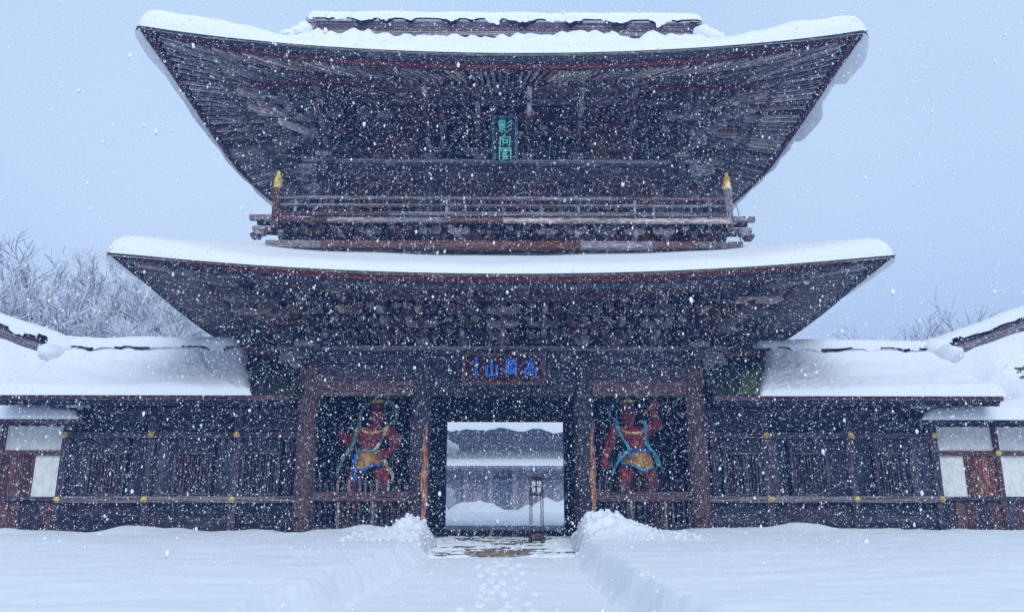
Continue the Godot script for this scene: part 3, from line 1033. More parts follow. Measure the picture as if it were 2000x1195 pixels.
	tag(obj("banked_snow", grid_mesh(220, 22, bank), snow_mat()), "lumpy snow banked along the foot of the main ridge", "snow", "", "stuff")

func lumpy(mb: MB, c: Vector3, r: Vector3) -> void:
	var R := 6
	var S := 10
	var pts := []
	for j in R + 1:
		var row := []
		for i in S:
			var a := TAU * i / S
			var b := PI * j / R
			var d := Vector3(sin(b) * cos(a), cos(b), sin(b) * sin(a))
			var k := 1.0 + 0.22 * noise.get_noise_3d(c.x * 3.0 + d.x * 1.3, c.y * 3.0 + d.y * 1.3, c.z * 3.0 + d.z * 1.3)
			row.append([c + d * r * k, (d / r).normalized()])
		pts.append(row)
	for j in R:
		for i in S:
			var q := (i + 1) % S
			mb.quad_n(pts[j][i][0], pts[j][q][0], pts[j + 1][q][0], pts[j + 1][i][0], pts[j][i][1], pts[j][q][1], pts[j + 1][q][1], pts[j + 1][i][1])

func ridge_snow(label: String, a: Vector3, length: float, width: float, height: float, ragged: float, sd: int) -> Node3D:
	# a rounded loaf whose lower front and back edges hang unevenly
	var nl := int(length / 0.08)
	var ring := 12
	var p := PackedVector3Array()
	for j in nl + 1:
		var x := length * j / nl
		var e := minf(x, length - x)
		var endk := sqrt(clampf(1.0 - pow(1.0 - minf(e / 0.3, 1.0), 2), 0.0, 1.0))
		for i in ring + 1:
			var t := float(i) / ring
			var an := PI * (1.06 - 1.12 * t)
			var ca := cos(an)
			var sa := sin(an)
			var hk := height * (1.0 + 0.12 * noise.get_noise_2d(x * 0.5, sd))
			var y := sa * hk
			if i == 0 or i == ring:
				y -= maxf(0.0, ragged * (0.25 + 1.1 * noise.get_noise_2d(x * 1.1 + 50.0 * (1 if i == 0 else 2), sd + 3.0) + 0.4 * noise.get_noise_2d(x * 4.0, sd + 9.0)))
			p.append(Vector3(a.x + x, a.y + y * (0.3 + 0.7 * endk), a.z - ca * width * 0.62 * (0.4 + 0.6 * endk) * (1.0 + 0.06 * noise.get_noise_2d(x * 0.9, sd + i * 0.2))))
	var bottom := PackedVector3Array()
	for j in nl + 1:
		var f := p[j * (ring + 1)]
		var b := p[j * (ring + 1) + ring]
		bottom.append(f)
		bottom.append(Vector3(f.x, minf(a.y - 0.02, maxf(f.y, a.y - 0.05)), a.z + (f.z - a.z) * 0.75))
		bottom.append(Vector3(f.x, a.y - 0.02, a.z + (b.z - a.z) * 0.75))
		bottom.append(b)
	var o := thing("ridge_snow", label, "snow")
	tag(o, "", "", "", "stuff")
	obj("snow_top", grid_mesh(ring + 1, nl + 1, p), snow_mat(), o)
	obj("snow_underside", grid_mesh(4, nl + 1, bottom, PackedByteArray(), false), snow_mat(), o)
	return o

func balcony(g: Node) -> void:
	var b := part("balcony", g)
	var hw := 6.15
	var zf := 1.2
	# floor
	for k in 30:
		beam(b, "floor_board", Vector3(-hw + 0.2 + k * 0.41, 8.42, zf), Vector3(-hw + 0.2 + k * 0.41, 8.42, -0.5), 0.4, 0.06, pick(["grey", "brown"]))
	for k in 8:
		var x0 := -6.3 + k * 1.575
		beam(b, "edge_beam", Vector3(x0, 8.36, zf + 0.08), Vector3(x0 + 1.57, 8.36, zf + 0.08), 0.14, 0.12, pick(["pale", "grey", "grey", "brown"]))
	for s in [-1.0, 1.0]:
		beam(b, "edge_beam", Vector3(s * (hw + 0.1), 8.363, zf + 0.3), Vector3(s * (hw + 0.1), 8.363, -7.9), 0.14, 0.12, wood("grey", "z", 1))
		for k in 2:
			beam(b, "beam_end", Vector3(s * 5.6, 8.46 - 0.26 * k, zf - 0.05 - 0.25 * k), Vector3(s * (6.85 - 0.12 * k), 8.46 - 0.26 * k, zf - 0.05 - 0.25 * k), 0.18, 0.14, wood("grey", "z", 1 + k))
			beam(b, "beam_end", Vector3(s * (hw - 0.1), 8.44 - 0.26 * k, zf - 0.5), Vector3(s * (hw + 0.55), 8.38 - 0.26 * k, zf - 0.2), 0.14, 0.13, wood("mid", "z", 1 + k))
		piece(b, "carved_nosing", block_mesh(0.34), wood("grey", "x", 2), Vector3(s * 6.6, 8.12, zf - 0.2))
		piece(b, "carved_nosing", block_mesh(0.26), wood("mid", "x", 2), Vector3(s * 6.72, 8.0, zf - 0.25))
	# stub bracket zone under the floor
	for k in 16:
		var x := -6.0 + k * 0.8
		piece(b, "bracket_arm", arm_mesh(0.3), pick(["mid", "grey", "brown", "pale"]), Vector3(x, 8.16, zf - 0.25))
		piece(b, "bracket_arm", arm_mesh(0.34), pick(["mid", "grey", "purple"]), Vector3(x, 8.02, zf - 0.3), PI * 0.5)
		piece(b, "bracket_block", block_mesh(0.17), pick(["mid", "grey", "pale"]), Vector3(x - 0.22, 8.25, zf - 0.25))
		piece(b, "bracket_block", block_mesh(0.17), pick(["mid", "grey"]), Vector3(x + 0.22, 8.25, zf - 0.25))
		piece(b, "bracket_block", block_mesh(0.22), pick(["brown", "mid"]), Vector3(x, 7.95, zf - 0.32))
		if k < 15:
			beam(b, "panel", Vector3(x + 0.02, 8.08, zf - 0.5), Vector3(x + 0.78, 8.08, zf - 0.5), 0.05, 0.5, wood(["purple", "brown", "purple", "mid", "brown", "purple", "brown", "mid", "purple", "brown", "purple", "brown", "orange", "red", "orange"][k], "z", k % 4))
	var cols := [["grey", -6.4, -4.9], ["brown", -4.9, -2.1], ["brown", -2.1, 0.15], ["orange", 0.15, 2.1], ["grey", 2.1, 4.05], ["brown", 4.05, 5.3], ["grey", 5.3, 6.5]]
	for c in cols:
		beam(b, "base_beam", Vector3(c[1] + 0.006, 7.74, zf - 0.2), Vector3(c[2] - 0.006, 7.74, zf - 0.2), 0.3, 0.19, wood(c[0], "z", int(absf(c[1]))))
	for s in [-1.0, 1.0]:
		beam(b, "base_beam", Vector3(s * 6.3, 7.743, zf - 0.35), Vector3(s * 6.3, 7.743, -7.6), 0.3, 0.19, wood("brown", "z", 1))
		beam(b, "panel", Vector3(s * 6.1, 8.08, zf - 0.5), Vector3(s * 6.1, 8.08, -7.4), 0.05, 0.5, wood("mid", "z", 1))
		beam(b, "base_wall", Vector3(s * 5.9, 7.2, 0.5), Vector3(s * 5.9, 7.2, -7.2), 0.1, 0.9, wood("black", "z", 1))
	beam(b, "base_wall", Vector3(-6.0, 7.2, 0.55), Vector3(6.0, 7.2, 0.55), 0.1, 0.9, wood("black", "z", 1))
	# railing: three rails, small posts, corner posts with finials
	var rails := [[8.56, 0.11, 0.12], [8.82, 0.07, 0.06], [9.02, 0.09, 0.09]]
	for r in rails:
		for k in 4:
			var x0: float = -hw + k * hw * 0.5
			beam(b, "rail", Vector3(x0, r[0], zf), Vector3(x0 + hw * 0.5 - 0.004, r[0], zf), r[1], r[2], pick(["grey", "purple", "grey"]))
		for s in [-1.0, 1.0]:
			beam(b, "rail", Vector3(s * hw, r[0] + 0.003, zf), Vector3(s * hw, r[0] + 0.003, -7.9), r[1], r[2], wood("grey", "z", 2))
	for k in 23:
		var x := -hw + hw * 2.0 * (k + 1) / 24.0
		beam(b, "rail_post", Vector3(x, 8.46, zf), Vector3(x, (8.98 if k % 2 == 0 else 8.79), zf), 0.07, 0.06, pick(["grey", "purple", "brown"]), Vector3.BACK)
	for s in [-1.0, 1.0]:
		for k in 9:
			beam(b, "rail_post", Vector3(s * hw, 8.46, zf - 0.95 * (k + 1)), Vector3(s * hw, 8.98, zf - 0.95 * (k + 1)), 0.06, 0.07, wood("grey", "z", 1), Vector3.BACK)
		beam(b, "corner_post", Vector3(s * hw, 8.42, zf), Vector3(s * hw, 9.28, zf), 0.19, 0.19, wood("brown" if s < 0 else "grey", "z", 1), Vector3.BACK)
		var mb := MB.new()
		mb.lathe([Vector2(0.12, 0), Vector2(0.125, 0.03), Vector2(0.115, 0.06), Vector2(0.12, 0.2), Vector2(0.085, 0.25), Vector2(0.1, 0.28), Vector2(0.075, 0.31), Vector2(0.08, 0.35), Vector2(0.06, 0.4), Vector2(0.045, 0.42), Vector2(0.06, 0.46), Vector2(0.035, 0.51), Vector2(0, 0.53)], 16)
		obj("finial", mb.mesh(), paint("gilt", 0.95, 0.68, 0.16, 0.5, 0.0), b).position = Vector3(s * hw, 9.28, zf)
	var cab := MB.new()
	cab.tube([Vector3(6.3, 9.0, 1.0), Vector3(6.44, 8.95, 0.98), Vector3(6.5, 8.75, 0.95), Vector3(6.5, 8.2, 0.95), Vector3(6.5, 7.4, 0.95)], [0.012, 0.012, 0.012, 0.012, 0.012], 6)
	obj("cable", cab.mesh(), paint("cable", 0.25, 0.26, 0.28), b)

# ---------------------------------------------------------------- wings
func boss_mesh() -> Mesh:
	if not meshes.has("boss"):
		var mb := MB.new()
		mb.lathe([Vector2(0.085, 0), Vector2(0.085, 0.02), Vector2(0.06, 0.03)], 6, Vector3.ZERO, false)
		mb.lathe([Vector2(0.06, 0.03), Vector2(0.05, 0.03), Vector2(0.045, 0.05), Vector2(0.02, 0.06), Vector2(0.018, 0.075), Vector2(0, 0.085)], 12)
		meshes["boss"] = mb.mesh()
	return meshes["boss"]

func gable_roof(s: float, x0: float, x1: float, ze: float, ye: float, zr: float, yr: float) -> PackedVector3Array:
	var p := PackedVector3Array()
	for j in 17:
		var t := float(j) / 8.0 - 1.0
		for i in 25:
			var x := lerpf(x0, x1, i / 24.0)
			var k := absf(t)
			p.append(Vector3(s * x, lerpf(yr, ye, k) - 0.14 * sin(PI * k), zr + t * (ze - zr)))
	return p

func build_wing(s: float) -> void:
	var sd := "left" if s < 0 else "right"
	var w := thing("gate_wing", "dark timber wing, %s" % ("its roof under one smooth snow sheet, left of the gate" if s < 0 else "its bare roof edge green with moss, right of the gate"), "building", Vector3.ZERO, "side wings of the gate")
	var xs := [7.08, 9.35, 11.62]
	for x in xs:
		beam(w, "post", Vector3(s * x, 0.0, 0.0), Vector3(s * x, 3.4, 0.0), 0.2, 0.2, wood("mid", "z", int(x)), Vector3.BACK)
		for y in [2.72, 1.05]:
			var o := obj("nail_cover", boss_mesh(), paint("gilt", 0.95, 0.68, 0.16, 0.5, 0.0), w)
			o.transform = Transform3D(Basis(Vector3.RIGHT, PI * 0.5), Vector3(s * x, y, 0.155 if y > 2 else 0.158))
	for r in [[2.72, 0.17, 0.1], [1.05, 0.17, 0.1], [3.36, 0.16, 0.04], [0.12, 0.2, 0.05]]:
		beam(w, "tie_beam", Vector3(s * 5.3, r[0], r[2]), Vector3(s * 11.7, r[0], r[2]), 0.1, r[1], wood("mid" if r[0] > 2 else "grey", "z", 1 if r[0] > 2 else 3))
	# walls: boards above, below and beside the windows
	var bays := [[5.5, 7.08], [7.08, 9.35], [9.35, 11.62]]
	for b in bays:
		var mid: float = (b[0] + b[1]) * 0.5 + (0.12 if b[0] < 6 else 0.0)
		var hw := 0.52
		for k in 2:
			beam(w, "frieze_board", Vector3(s * b[0], 2.95 + 0.22 * k, -0.02), Vector3(s * b[1], 2.95 + 0.22 * k, -0.02), 0.05, 0.215, pick(["dark", "mid"]))
		for k in 4:
			beam(w, "skirting_board", Vector3(s * b[0], 0.34 + 0.19 * k, -0.02), Vector3(s * b[1], 0.34 + 0.19 * k, -0.02), 0.05, 0.184, pick(["dark", "mid", "dark"]))
		var x: float = b[0] + 0.1
		while x < b[1] - 0.1:
			if absf(x + 0.11 - mid) > hw:
				beam(w, "wall_board", Vector3(s * (x + 0.11), 1.12, -0.02), Vector3(s * (x + 0.11), 2.66, -0.02), 0.214, 0.05, pick(["dark", "mid", "dark"]), Vector3.BACK)
			x += 0.22
		beam(w, "wall_board", Vector3(s * (mid - hw), 2.45, -0.025), Vector3(s * (mid + hw), 2.45, -0.025), 0.05, 0.42, wood("dark", "z", 1))
		beam(w, "wall_board", Vector3(s * (mid - hw), 1.15, -0.025), Vector3(s * (mid + hw), 1.15, -0.025), 0.05, 0.1, wood("dark", "z", 2))
		var win := part("window", w)
		win.position = Vector3(s * mid, 0, 0.02)
		for e in [-1.0, 1.0]:
			beam(win, "window_frame", Vector3(e * 0.47, 1.16, 0.02), Vector3(e * 0.47, 2.25, 0.02), 0.07, 0.06, wood("mid", "z", 2), Vector3.BACK)
		for y in [1.18, 2.24]:
			beam(win, "window_frame", Vector3(-0.5, y, 0.024), Vector3(0.5, y, 0.024), 0.07, 0.06, wood("mid", "z", 2))
		for k in 10:
			var px := -0.38 + k * 0.0845
			beam(win, "slat", Vector3(px, 1.2, 0.0), Vector3(px, 2.22, 0.0), 0.042, 0.04, pick(["mid", "mid", "purple"]), Vector3.BACK)
		beam(win, "window_backing", Vector3(-0.5, 1.7, -0.14), Vector3(0.5, 1.7, -0.14), 0.03, 1.1, wood("black", "z", 1))
	var mb := MB.new()
	mb.box(Vector3(s * 8.5, 1.7, -1.6), Vector3(6.2, 3.3, 2.8))
	obj("wall_core", mb.mesh(), wood("black", "x", 1), w)
	# roof
	var p := gable_roof(s, 5.45, 12.95, 1.2, 3.66, -1.5, 5.12)
	obj("roof", grid_mesh(25, 17, p), paint("mossy_bark", 0.03, 0.04, 0.035, 0.95), w)
	beam(w, "eave_board", Vector3(s * 5.45, 3.59, 1.17), Vector3(s * 12.95, 3.59, 1.17), 0.1, 0.12, wood("purple", "z", 1))
	beam(w, "eave_board", Vector3(s * 5.45, 3.5, 1.1), Vector3(s * 12.9, 3.5, 1.1), 0.08, 0.08, wood("dark", "z", 1))
	mb = MB.new()
	mb.box(Vector3(s * 9.2, 3.58, 0.55), Vector3(7.4, 0.03, 1.15), Basis(Vector3.RIGHT, 0.3))
	obj("soffit", mb.mesh(), wood("dark", "x", 1), w)
	for k in 30:
		var x: float = s * (5.6 + k * 0.25)
		beam(w, "rafter", Vector3(x, 3.46, 1.12), Vector3(x, 3.75, 0.0), 0.07, 0.09, pick(["dark", "mid"]))
	beam(w, "ridge_beam", Vector3(s * 5.4, 5.2, -1.5), Vector3(s * 13.1, 5.2, -1.5), 0.4, 0.2, wood("brown", "z", 2))
	beam(w, "ridge_beam", Vector3(s * 5.4, 5.34, -1.5), Vector3(s * 13.05, 5.34, -1.5), 0.26, 0.08, wood("purple", "z", 2))
	for e in [0, 1]:
		beam(w, "barge_board", Vector3(s * 12.95, 3.6, 1.15 if e == 0 else -4.15), Vector3(s * 12.95, 5.05, -1.5), 0.08, 0.16, wood("dark", "z", 1))
	if s > 0:   # moss on the bare strip next to the snow
		mb = MB.new()
		for k in 900:
			var t := rng.randf_range(0.25, 0.95)
			var x := lerpf(7.75, 6.62, t) + 0.05 - pow(rng.randf(), 1.6) * 0.6
			var c := Vector3(x, lerpf(5.12, 3.66, t) - 0.14 * sin(PI * t), -1.5 + t * 2.7)
			clod(mb, c, rng.randf_range(0.025, 0.06))
		tag(obj("moss", mb.mesh(), paint("moss", 0.16, 0.24, 0.07, 0.95), w), "", "", "", "stuff")
	# snow on its front slope
	var x0 := 6.42 if s < 0 else 6.62
	var x1 := 13.02
	var pts := PackedVector3Array()
	var nx := 90
	var nz := 46
	for j in nz:
		var t := float(j) / (nz - 1)
		for i in nx:
			var x := lerpf(x0, x1, i / float(nx - 1))
			var jag := 0.06 * noise.get_noise_2d(t * 9.0, s) + 0.03 * noise.get_noise_2d(t * 24.0, s + 5.0)
			var k := lerpf(0.05, 1.045, t)
			var xa := lerpf(7.55 if s < 0 else 7.75, x0, k) + jag
			x = lerpf(xa, x1, i / float(nx - 1))
			var dd := minf(minf(x - xa, x1 - x), (1.045 - k) * 3.0)
			var th := 0.27 + 0.05 * noise.get_noise_2d(x * 0.5, t * 3.0 + s) + 0.012 * noise.get_noise_2d(x * 2.0, t * 10.0)
			if s > 0:
				th += smoothstep(10.6, 8.0, x) * (0.03 * noise.get_noise_2d(x * 3.2 + t * 3.0, t * 9.0) + 0.02 * noise.get_noise_2d(x * 8.0, t * 22.0)) - 0.05 * smoothstep(9.5, 7.0, x)
			else:
				th += 0.05 * exp(-pow((x - 9.2 + t * 0.6) / 0.5, 2) - pow((t - 0.45) / 0.16, 2)) * noise.get_noise_2d(x * 3.0, t * 9.0)
				th -= 0.06 * smoothstep(0.03, -0.03, (x - 6.5) - (1.0 - t) * 2.3 - 0.25 + 0.06 * noise.get_noise_2d(t * 8.0, 4.0))
			th += 0.15 * smoothstep(0.3, 0.05, k)
			var q := minf(maxf(dd, 0.0) / 0.3, 1.0)
			var y := lerpf(5.12, 3.66, minf(k, 1.0)) - 0.14 * sin(PI * minf(k, 1.0)) + th * sqrt(1.0 - (1.0 - q) * (1.0 - q)) - maxf(0.0, k - 1.0) * 0.6
			pts.append(Vector3(s * x, y, -1.5 + k * 2.7))
	var so := tag(obj("roof_snow", grid_mesh(nx, nz, pts), snow_mat()), "smooth snow sheet on the roof of the left wing" if s < 0 else "rough textured snow on the roof of the right wing", "snow", "", "stuff")
	ridge_snow("snow loaf along the ridge of the %s wing roof" % sd, Vector3(-13.2 if s < 0 else 7.4, 5.36, -1.45), 5.5 if s < 0 else 5.2, 0.6, 0.3 if s < 0 else 0.26, 0.1, 51 if s < 0 else 77)
	mb = MB.new()
	lumpy(mb, Vector3(s * 12.75, 5.36, -1.42), Vector3(0.55, 0.34, 0.5))
	lumpy(mb, Vector3(s * 12.95, 5.12, -1.1), Vector3(0.4, 0.3, 0.6))
	tag(obj("snow_mound", mb.mesh(), snow_mat()), "rounded snow lump on the far %s end of the wing ridge" % sd, "snow", "", "stuff")

# ---------------------------------------------------------------- side halls
func build_side_hall(s: float) -> void:
	var sd := "left" if s < 0 else "right"
	var h := thing("side_hall", "white plaster hall with board shutters, beyond the %s wing" % sd, "building", Vector3.ZERO, "plastered halls flanking the wings")
	var z := -0.3
	var white := paint("plaster", 0.93, 0.93, 0.91, 0.9, 0.0, false)
	white.albedo_texture = stain_tex
	white.uv1_triplanar = true
	white.uv1_world_triplanar = true
	white.uv1_scale = Vector3(0.9, 0.45, 0.9)
	var posts := [11.8, 13.48, 15.2, 16.9, 18.6]
	for k in 5:
		var px: float = posts[k]
		beam(h, "post", Vector3(s * px, -0.2, z + 0.03), Vector3(s * px, 3.1, z + 0.03), 0.15 if k else 0.1, 0.16, wood("brown" if k else "mid", "z", k % 4), Vector3.BACK)
		if k == 4:
			break
		var a: float = px + 0.07
		var b: float = posts[k + 1] - 0.07
		beam(h, "plaster_panel", Vector3(s * a, 2.66, z), Vector3(s * b, 2.66, z), 0.06, 0.66, white)
		var m := lerpf(a, b, 0.47)
		beam(h, "plaster_panel", Vector3(s * a, 1.66, z), Vector3(s * (m - 0.03), 1.66, z), 0.06, 1.1, white)
		for j in 4:
			var bw := (b - m - 0.05) / 4.0
			beam(h, "shutter_board", Vector3(s * (m + 0.05 + bw * (j + 0.5)), 1.12, z + 0.02), Vector3(s * (m + 0.05 + bw * (j + 0.5)), 2.2, z + 0.02), bw - 0.008, 0.06, wood("orange", "z", j) if s > 0 else wood("brown", "z", j), Vector3.BACK)
		beam(h, "stile", Vector3(s * m, 1.1, z + 0.03), Vector3(s * m, 2.2, z + 0.03), 0.07, 0.1, wood("brown", "z", 1), Vector3.BACK)
		for j in 5:
			var bw := (b - a) / 5.0
			beam(h, "skirting_board", Vector3(s * (a + bw * (j + 0.5)), -0.2, z), Vector3(s * (a + bw * (j + 0.5)), 1.02, z), bw - 0.012, 0.06, pick(["brown", "mid", "brown"]), Vector3.BACK)
	beam(h, "tie_beam", Vector3(s * 11.75, 2.26, z + 0.05), Vector3(s * 18.6, 2.26, z + 0.05), 0.14, 0.13, wood("brown", "z", 2))
	beam(h, "tie_beam", Vector3(s * 11.75, 1.06, z + 0.05), Vector3(s * 18.6, 1.06, z + 0.05), 0.14, 0.11, wood("mid", "z", 2))
	if s > 0:
		var o := obj("nail_cover", boss_mesh(), paint("gilt", 0.95, 0.68, 0.16, 0.5, 0.0), h)
		o.transform = Transform3D(Basis(Vector3.RIGHT, PI * 0.5), Vector3(13.48, 2.26, z + 0.13))
	var mb := MB.new()
	mb.box(Vector3(s * 15.6, 1.5, -3.0), Vector3(7.4, 3.2, 5.2))
	obj("wall_core", mb.mesh(), wood("black", "x", 1), h)
	# eave and rafter ends that show against the plaster
	beam(h, "eave_board", Vector3(s * 10.95, 3.03, 0.55), Vector3(s * 19.0, 3.03, 0.55), 0.1, 0.09, wood("purple" if s < 0 else "dark", "z", 1))
	for k in 30:
		var x: float = s * (11.1 + 0.27 * k)
		beam(h, "rafter", Vector3(x, 2.95, 0.5), Vector3(x, 3.3, -0.3), 0.08, 0.1, pick(["dark", "mid"]))
	beam(h, "soffit", Vector3(s * 10.95, 3.18, 0.15), Vector3(s * 19.0, 3.18, 0.15), 0.75, 0.03, wood("dark", "z", 1))
	# roof plane: from the eave up to a ridge that climbs outwards
	var p := PackedVector3Array()
	var sn := PackedVector3Array()
	for j in 40:
		var t := float(j) / 39.0
		for i in 70:
			var u := float(i) / 69.0
			var x := lerpf(lerpf(10.95, 13.2, pow(t, 0.8)), 20.0, u)
			var yr := 5.0 + (x - 13.2) * 0.34
			var y := lerpf(3.09, yr, t) - 0.16 * sin(PI * t) - 0.85 * sin(PI * clampf(t * 1.05, 0.0, 1.0)) * smoothstep(14.8, 13.0, x) * smoothstep(0.15, 0.5, t)
			var zz := lerpf(0.6, -2.0, t)
			p.append(Vector3(s * x, y, zz))
			var q := minf(minf(t * 3.5 / 0.3, 1.0), minf((x - lerpf(10.95, 13.2, pow(t, 0.8))) / 0.35, 1.0))
			var th := 0.25 + 0.06 * noise.get_noise_2d(x * 0.8, t * 3.0 + s * 7.0)
			th += 0.07 * smoothstep(-0.04, 0.04, t - 0.55 - 0.12 * (x - 14.0) + 0.06 * noise.get_noise_2d(x * 1.2, 3.0))
			if s > 0:   # wind has scoured the tiles here
				th *= 1.0 - 1.15 * smoothstep(0.16, 0.06, absf((t - 0.66) - 0.03 * (x - 15.0) + 0.05 * noise.get_noise_2d(x * 1.5, 4.0))) * smoothstep(14.5, 15.0, x + 0.3 * noise.get_noise_2d(x * 2.0, t * 20.0))
			sn.append(Vector3(s * x, y + th * sqrt(maxf(0.0, 1.0 - (1.0 - q) * (1.0 - q))), zz + 0.05 * (1.0 - t)))
	obj("roof", grid_mesh(70, 40, p), paint("tile_roof", 0.11, 0.10, 0.10, 0.8), h)
	for k in 3:
		var y := 5.12 + 0.16 * k
		beam(h, "ridge_course", Vector3(s * 13.25, y, -2.0), Vector3(s * 20.0, y + 6.75 * 0.34, -2.0), 0.4 - 0.05 * k, 0.14, wood("grey" if k < 2 else "purple", "z", k))
	tag(obj("roof_snow", grid_mesh(70, 40, sn), snow_mat()), "snow on the roof of the hall at the %s edge of the picture" % sd, "snow", "", "stuff")
	var cap := ridge_snow("snow along the climbing ridge of the hall at the %s edge" % sd, Vector3(0, 0, 0), 7.4, 0.55, 0.3, 0.1, 90 if s < 0 else 130)
	cap.transform = Transform3D(Basis(Vector3.BACK, s * atan(0.34)) * Basis(Vector3.UP, 0.0 if s > 0 else PI), Vector3(s * 13.1, 5.5, -2.0))

# ---------------------------------------------------------------- hall behind
func build_far_hall() -> void:
	var h := thing("far_hall", "grey temple hall with two snowy roofs seen through the gateway across the courtyard", "temple hall", Vector3(0, -0.3, -42))
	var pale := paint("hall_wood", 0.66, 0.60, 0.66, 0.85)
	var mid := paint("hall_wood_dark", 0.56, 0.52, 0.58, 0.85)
	for x in [-8.4, -5.6, -2.9, -0.95, 0.95, 2.9, 5.6, 8.4]:
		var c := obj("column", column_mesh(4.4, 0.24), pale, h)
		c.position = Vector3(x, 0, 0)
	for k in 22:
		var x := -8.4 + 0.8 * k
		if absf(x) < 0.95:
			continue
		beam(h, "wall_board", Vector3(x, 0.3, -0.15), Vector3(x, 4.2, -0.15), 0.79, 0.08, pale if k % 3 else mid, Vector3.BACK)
	for y in [0.4, 2.4, 3.4, 4.1]:
		beam(h, "tie_beam", Vector3(-8.6, y, 0.1), Vector3(8.6, y, 0.1), 0.14, 0.2, mid)
	for s in [-1.0, 1.0]:
		for k in 2:
			beam(h, "door_board", Vector3(s * (0.26 + 0.5 * k), 0.5, -0.05), Vector3(s * (0.26 + 0.5 * k), 2.3, -0.05), 0.49, 0.06, paint("hall_door", 0.3, 0.36, 0.5), Vector3.BACK)
	beam(h, "step", Vector3(-1.4, 0.15, 1.2), Vector3(1.4, 0.15, 1.2), 0.5, 0.3, paint("hall_step", 0.22, 0.13, 0.1))
	block(h, "wall_core", Vector3(0, 3.2, -5.0), Vector3(16.6, 6.2, 9.0), mid)
	# lower roof of grey green tiles with rolls
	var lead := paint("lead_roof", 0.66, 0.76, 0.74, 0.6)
	var mb := MB.new()
	mb.bar(Vector3(-11, 3.4, 2.2), Vector3(11, 3.4, 2.2), 0.3, 0.18)
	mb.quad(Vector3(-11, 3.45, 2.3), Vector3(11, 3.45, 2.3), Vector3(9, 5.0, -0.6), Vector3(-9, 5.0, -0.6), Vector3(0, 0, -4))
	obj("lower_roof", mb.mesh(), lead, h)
	for k in 64:
		var x := -10.2 + 0.324 * k
		beam(h, "tile_roll", Vector3(x, 3.5, 2.3), Vector3(x * 0.94, 5.02, -0.6), 0.1, 0.09, lead)
	for k in 64:
		var x := -10.3 + 0.327 * k
		beam(h, "rafter", Vector3(x, 3.24, 2.25), Vector3(x, 3.7, 0.1), 0.12, 0.12, mid)
	for k in 20:
		beam(h, "upper_wall_board", Vector3(-7.6 + 0.8 * k, 4.8, -0.7), Vector3(-7.6 + 0.8 * k, 7.2, -0.7), 0.79, 0.08, pale if k % 2 else mid, Vector3.BACK)
	for k in 26:
		block(h, "bracket", Vector3(-7.5 + 0.6 * k, 5.75, -0.45), Vector3(0.3, 0.3, 0.5), mid)
	for y in [5.3, 6.0]:
		beam(h, "tie_beam", Vector3(-8, y, -0.6), Vector3(8, y, -0.6), 0.12, 0.16, mid)
	mb = MB.new()
	mb.quad(Vector3(-12, 6.4, 2.4), Vector3(12, 6.4, 2.4), Vector3(8, 11.0, -5.0), Vector3(-8, 11.0, -5.0), Vector3(0, 0, -6))
	mb.quad(Vector3(-12, 6.4, 2.4), Vector3(12, 6.4, 2.4), Vector3(8, 6.9, -0.8), Vector3(-8, 6.9, -0.8), Vector3(0, 10, -4))
	for s in [-1.0, 1.0]:
		mb.quad(Vector3(s * 12, 6.4, 2.4), Vector3(s * 12, 6.4, -12.4), Vector3(s * 8, 11.0, -5.0), Vector3(s * 8, 11.0, -5.01), Vector3(0, 0, -6))
	mb.quad(Vector3(-12, 6.4, -12.4), Vector3(12, 6.4, -12.4), Vector3(8, 11.0, -5.0), Vector3(-8, 11.0, -5.0), Vector3(0, 0, -6))
	obj("upper_roof", mb.mesh(), lead, h)
	# snow: the lower eave strip and the sagging upper edge
	for d in [[3.46, 2.55, 0.62, 0.05, "even band of snow along the lower eave of the far hall"], [6.3, 2.7, 1.6, 0.42, "snow hanging unevenly from the upper eave of the far hall"]]:
		var p := PackedVector3Array()
		for j in 16:
			var t := float(j) / 15.0
			for i in 160:
				var x := -11.0 + 22.0 * i / 159.0
				var an := PI * (1.0 - t)
				var sag: float = d[3] * (0.5 + 1.0 * noise.get_noise_2d(x * 0.32 + 2.0, d[0]) + 0.12 * noise.get_noise_2d(x * 2.0, d[0]))
				if d[3] < 0.1:
					sag = 0.035 * sin(x * TAU / 0.324)
				p.append(Vector3(x, d[0] + d[2] * 0.9 * pow(t, 0.8) - sag * (1.0 - t), d[1] - 1.0 * t + 0.18 * sin(PI * t)))
		tag(obj("roof_snow", grid_mesh(160, 16, p), snow_mat()), d[4], "snow", "", "stuff").position = Vector3(0, -0.3, -42)
	# snow weighed pine bough at the left of the gateway view
	var t := thing("pine_tree", "small pine weighed down by snow, at the left edge of the view through the gateway", "tree", Vector3(-3.95, -0.3, -20))
	mb = MB.new()
	mb.tube([Vector3(0, 0, 0), Vector3(0.1, 1.5, 0), Vector3(0.05, 3.0, 0), Vector3(0.2, 4.6, 0)], [0.16, 0.13, 0.1, 0.04], 8)
	for q in [Vector3(0.9, 1.35, 0.1), Vector3(1.05, 3.85, 0.1), Vector3(-0.8, 2.6, 0.2), Vector3(0.3, 2.4, 0.7)]:
		mb.tube([Vector3(0.08, q.y - 0.2, 0), q * Vector3(0.5, 1, 0.5), q], [0.06, 0.045, 0.02], 6)
	obj("trunk", mb.mesh(), wood("dark", "y", 1), t)
	mb = MB.new()
	for q in [Vector3(1.0, 1.5, 0.1), Vector3(1.1, 1.1, 0.1), Vector3(0.9, 3.95, 0.1), Vector3(1.2, 3.75, 0.1), Vector3(-0.8, 2.7, 0.2), Vector3(0.25, 4.7, 0), Vector3(0.3, 2.55, 0.5)]:
		lumpy(mb, q, Vector3(0.5, 0.27, 0.4))
	obj("snow", mb.mesh(), snow_mat(), t)

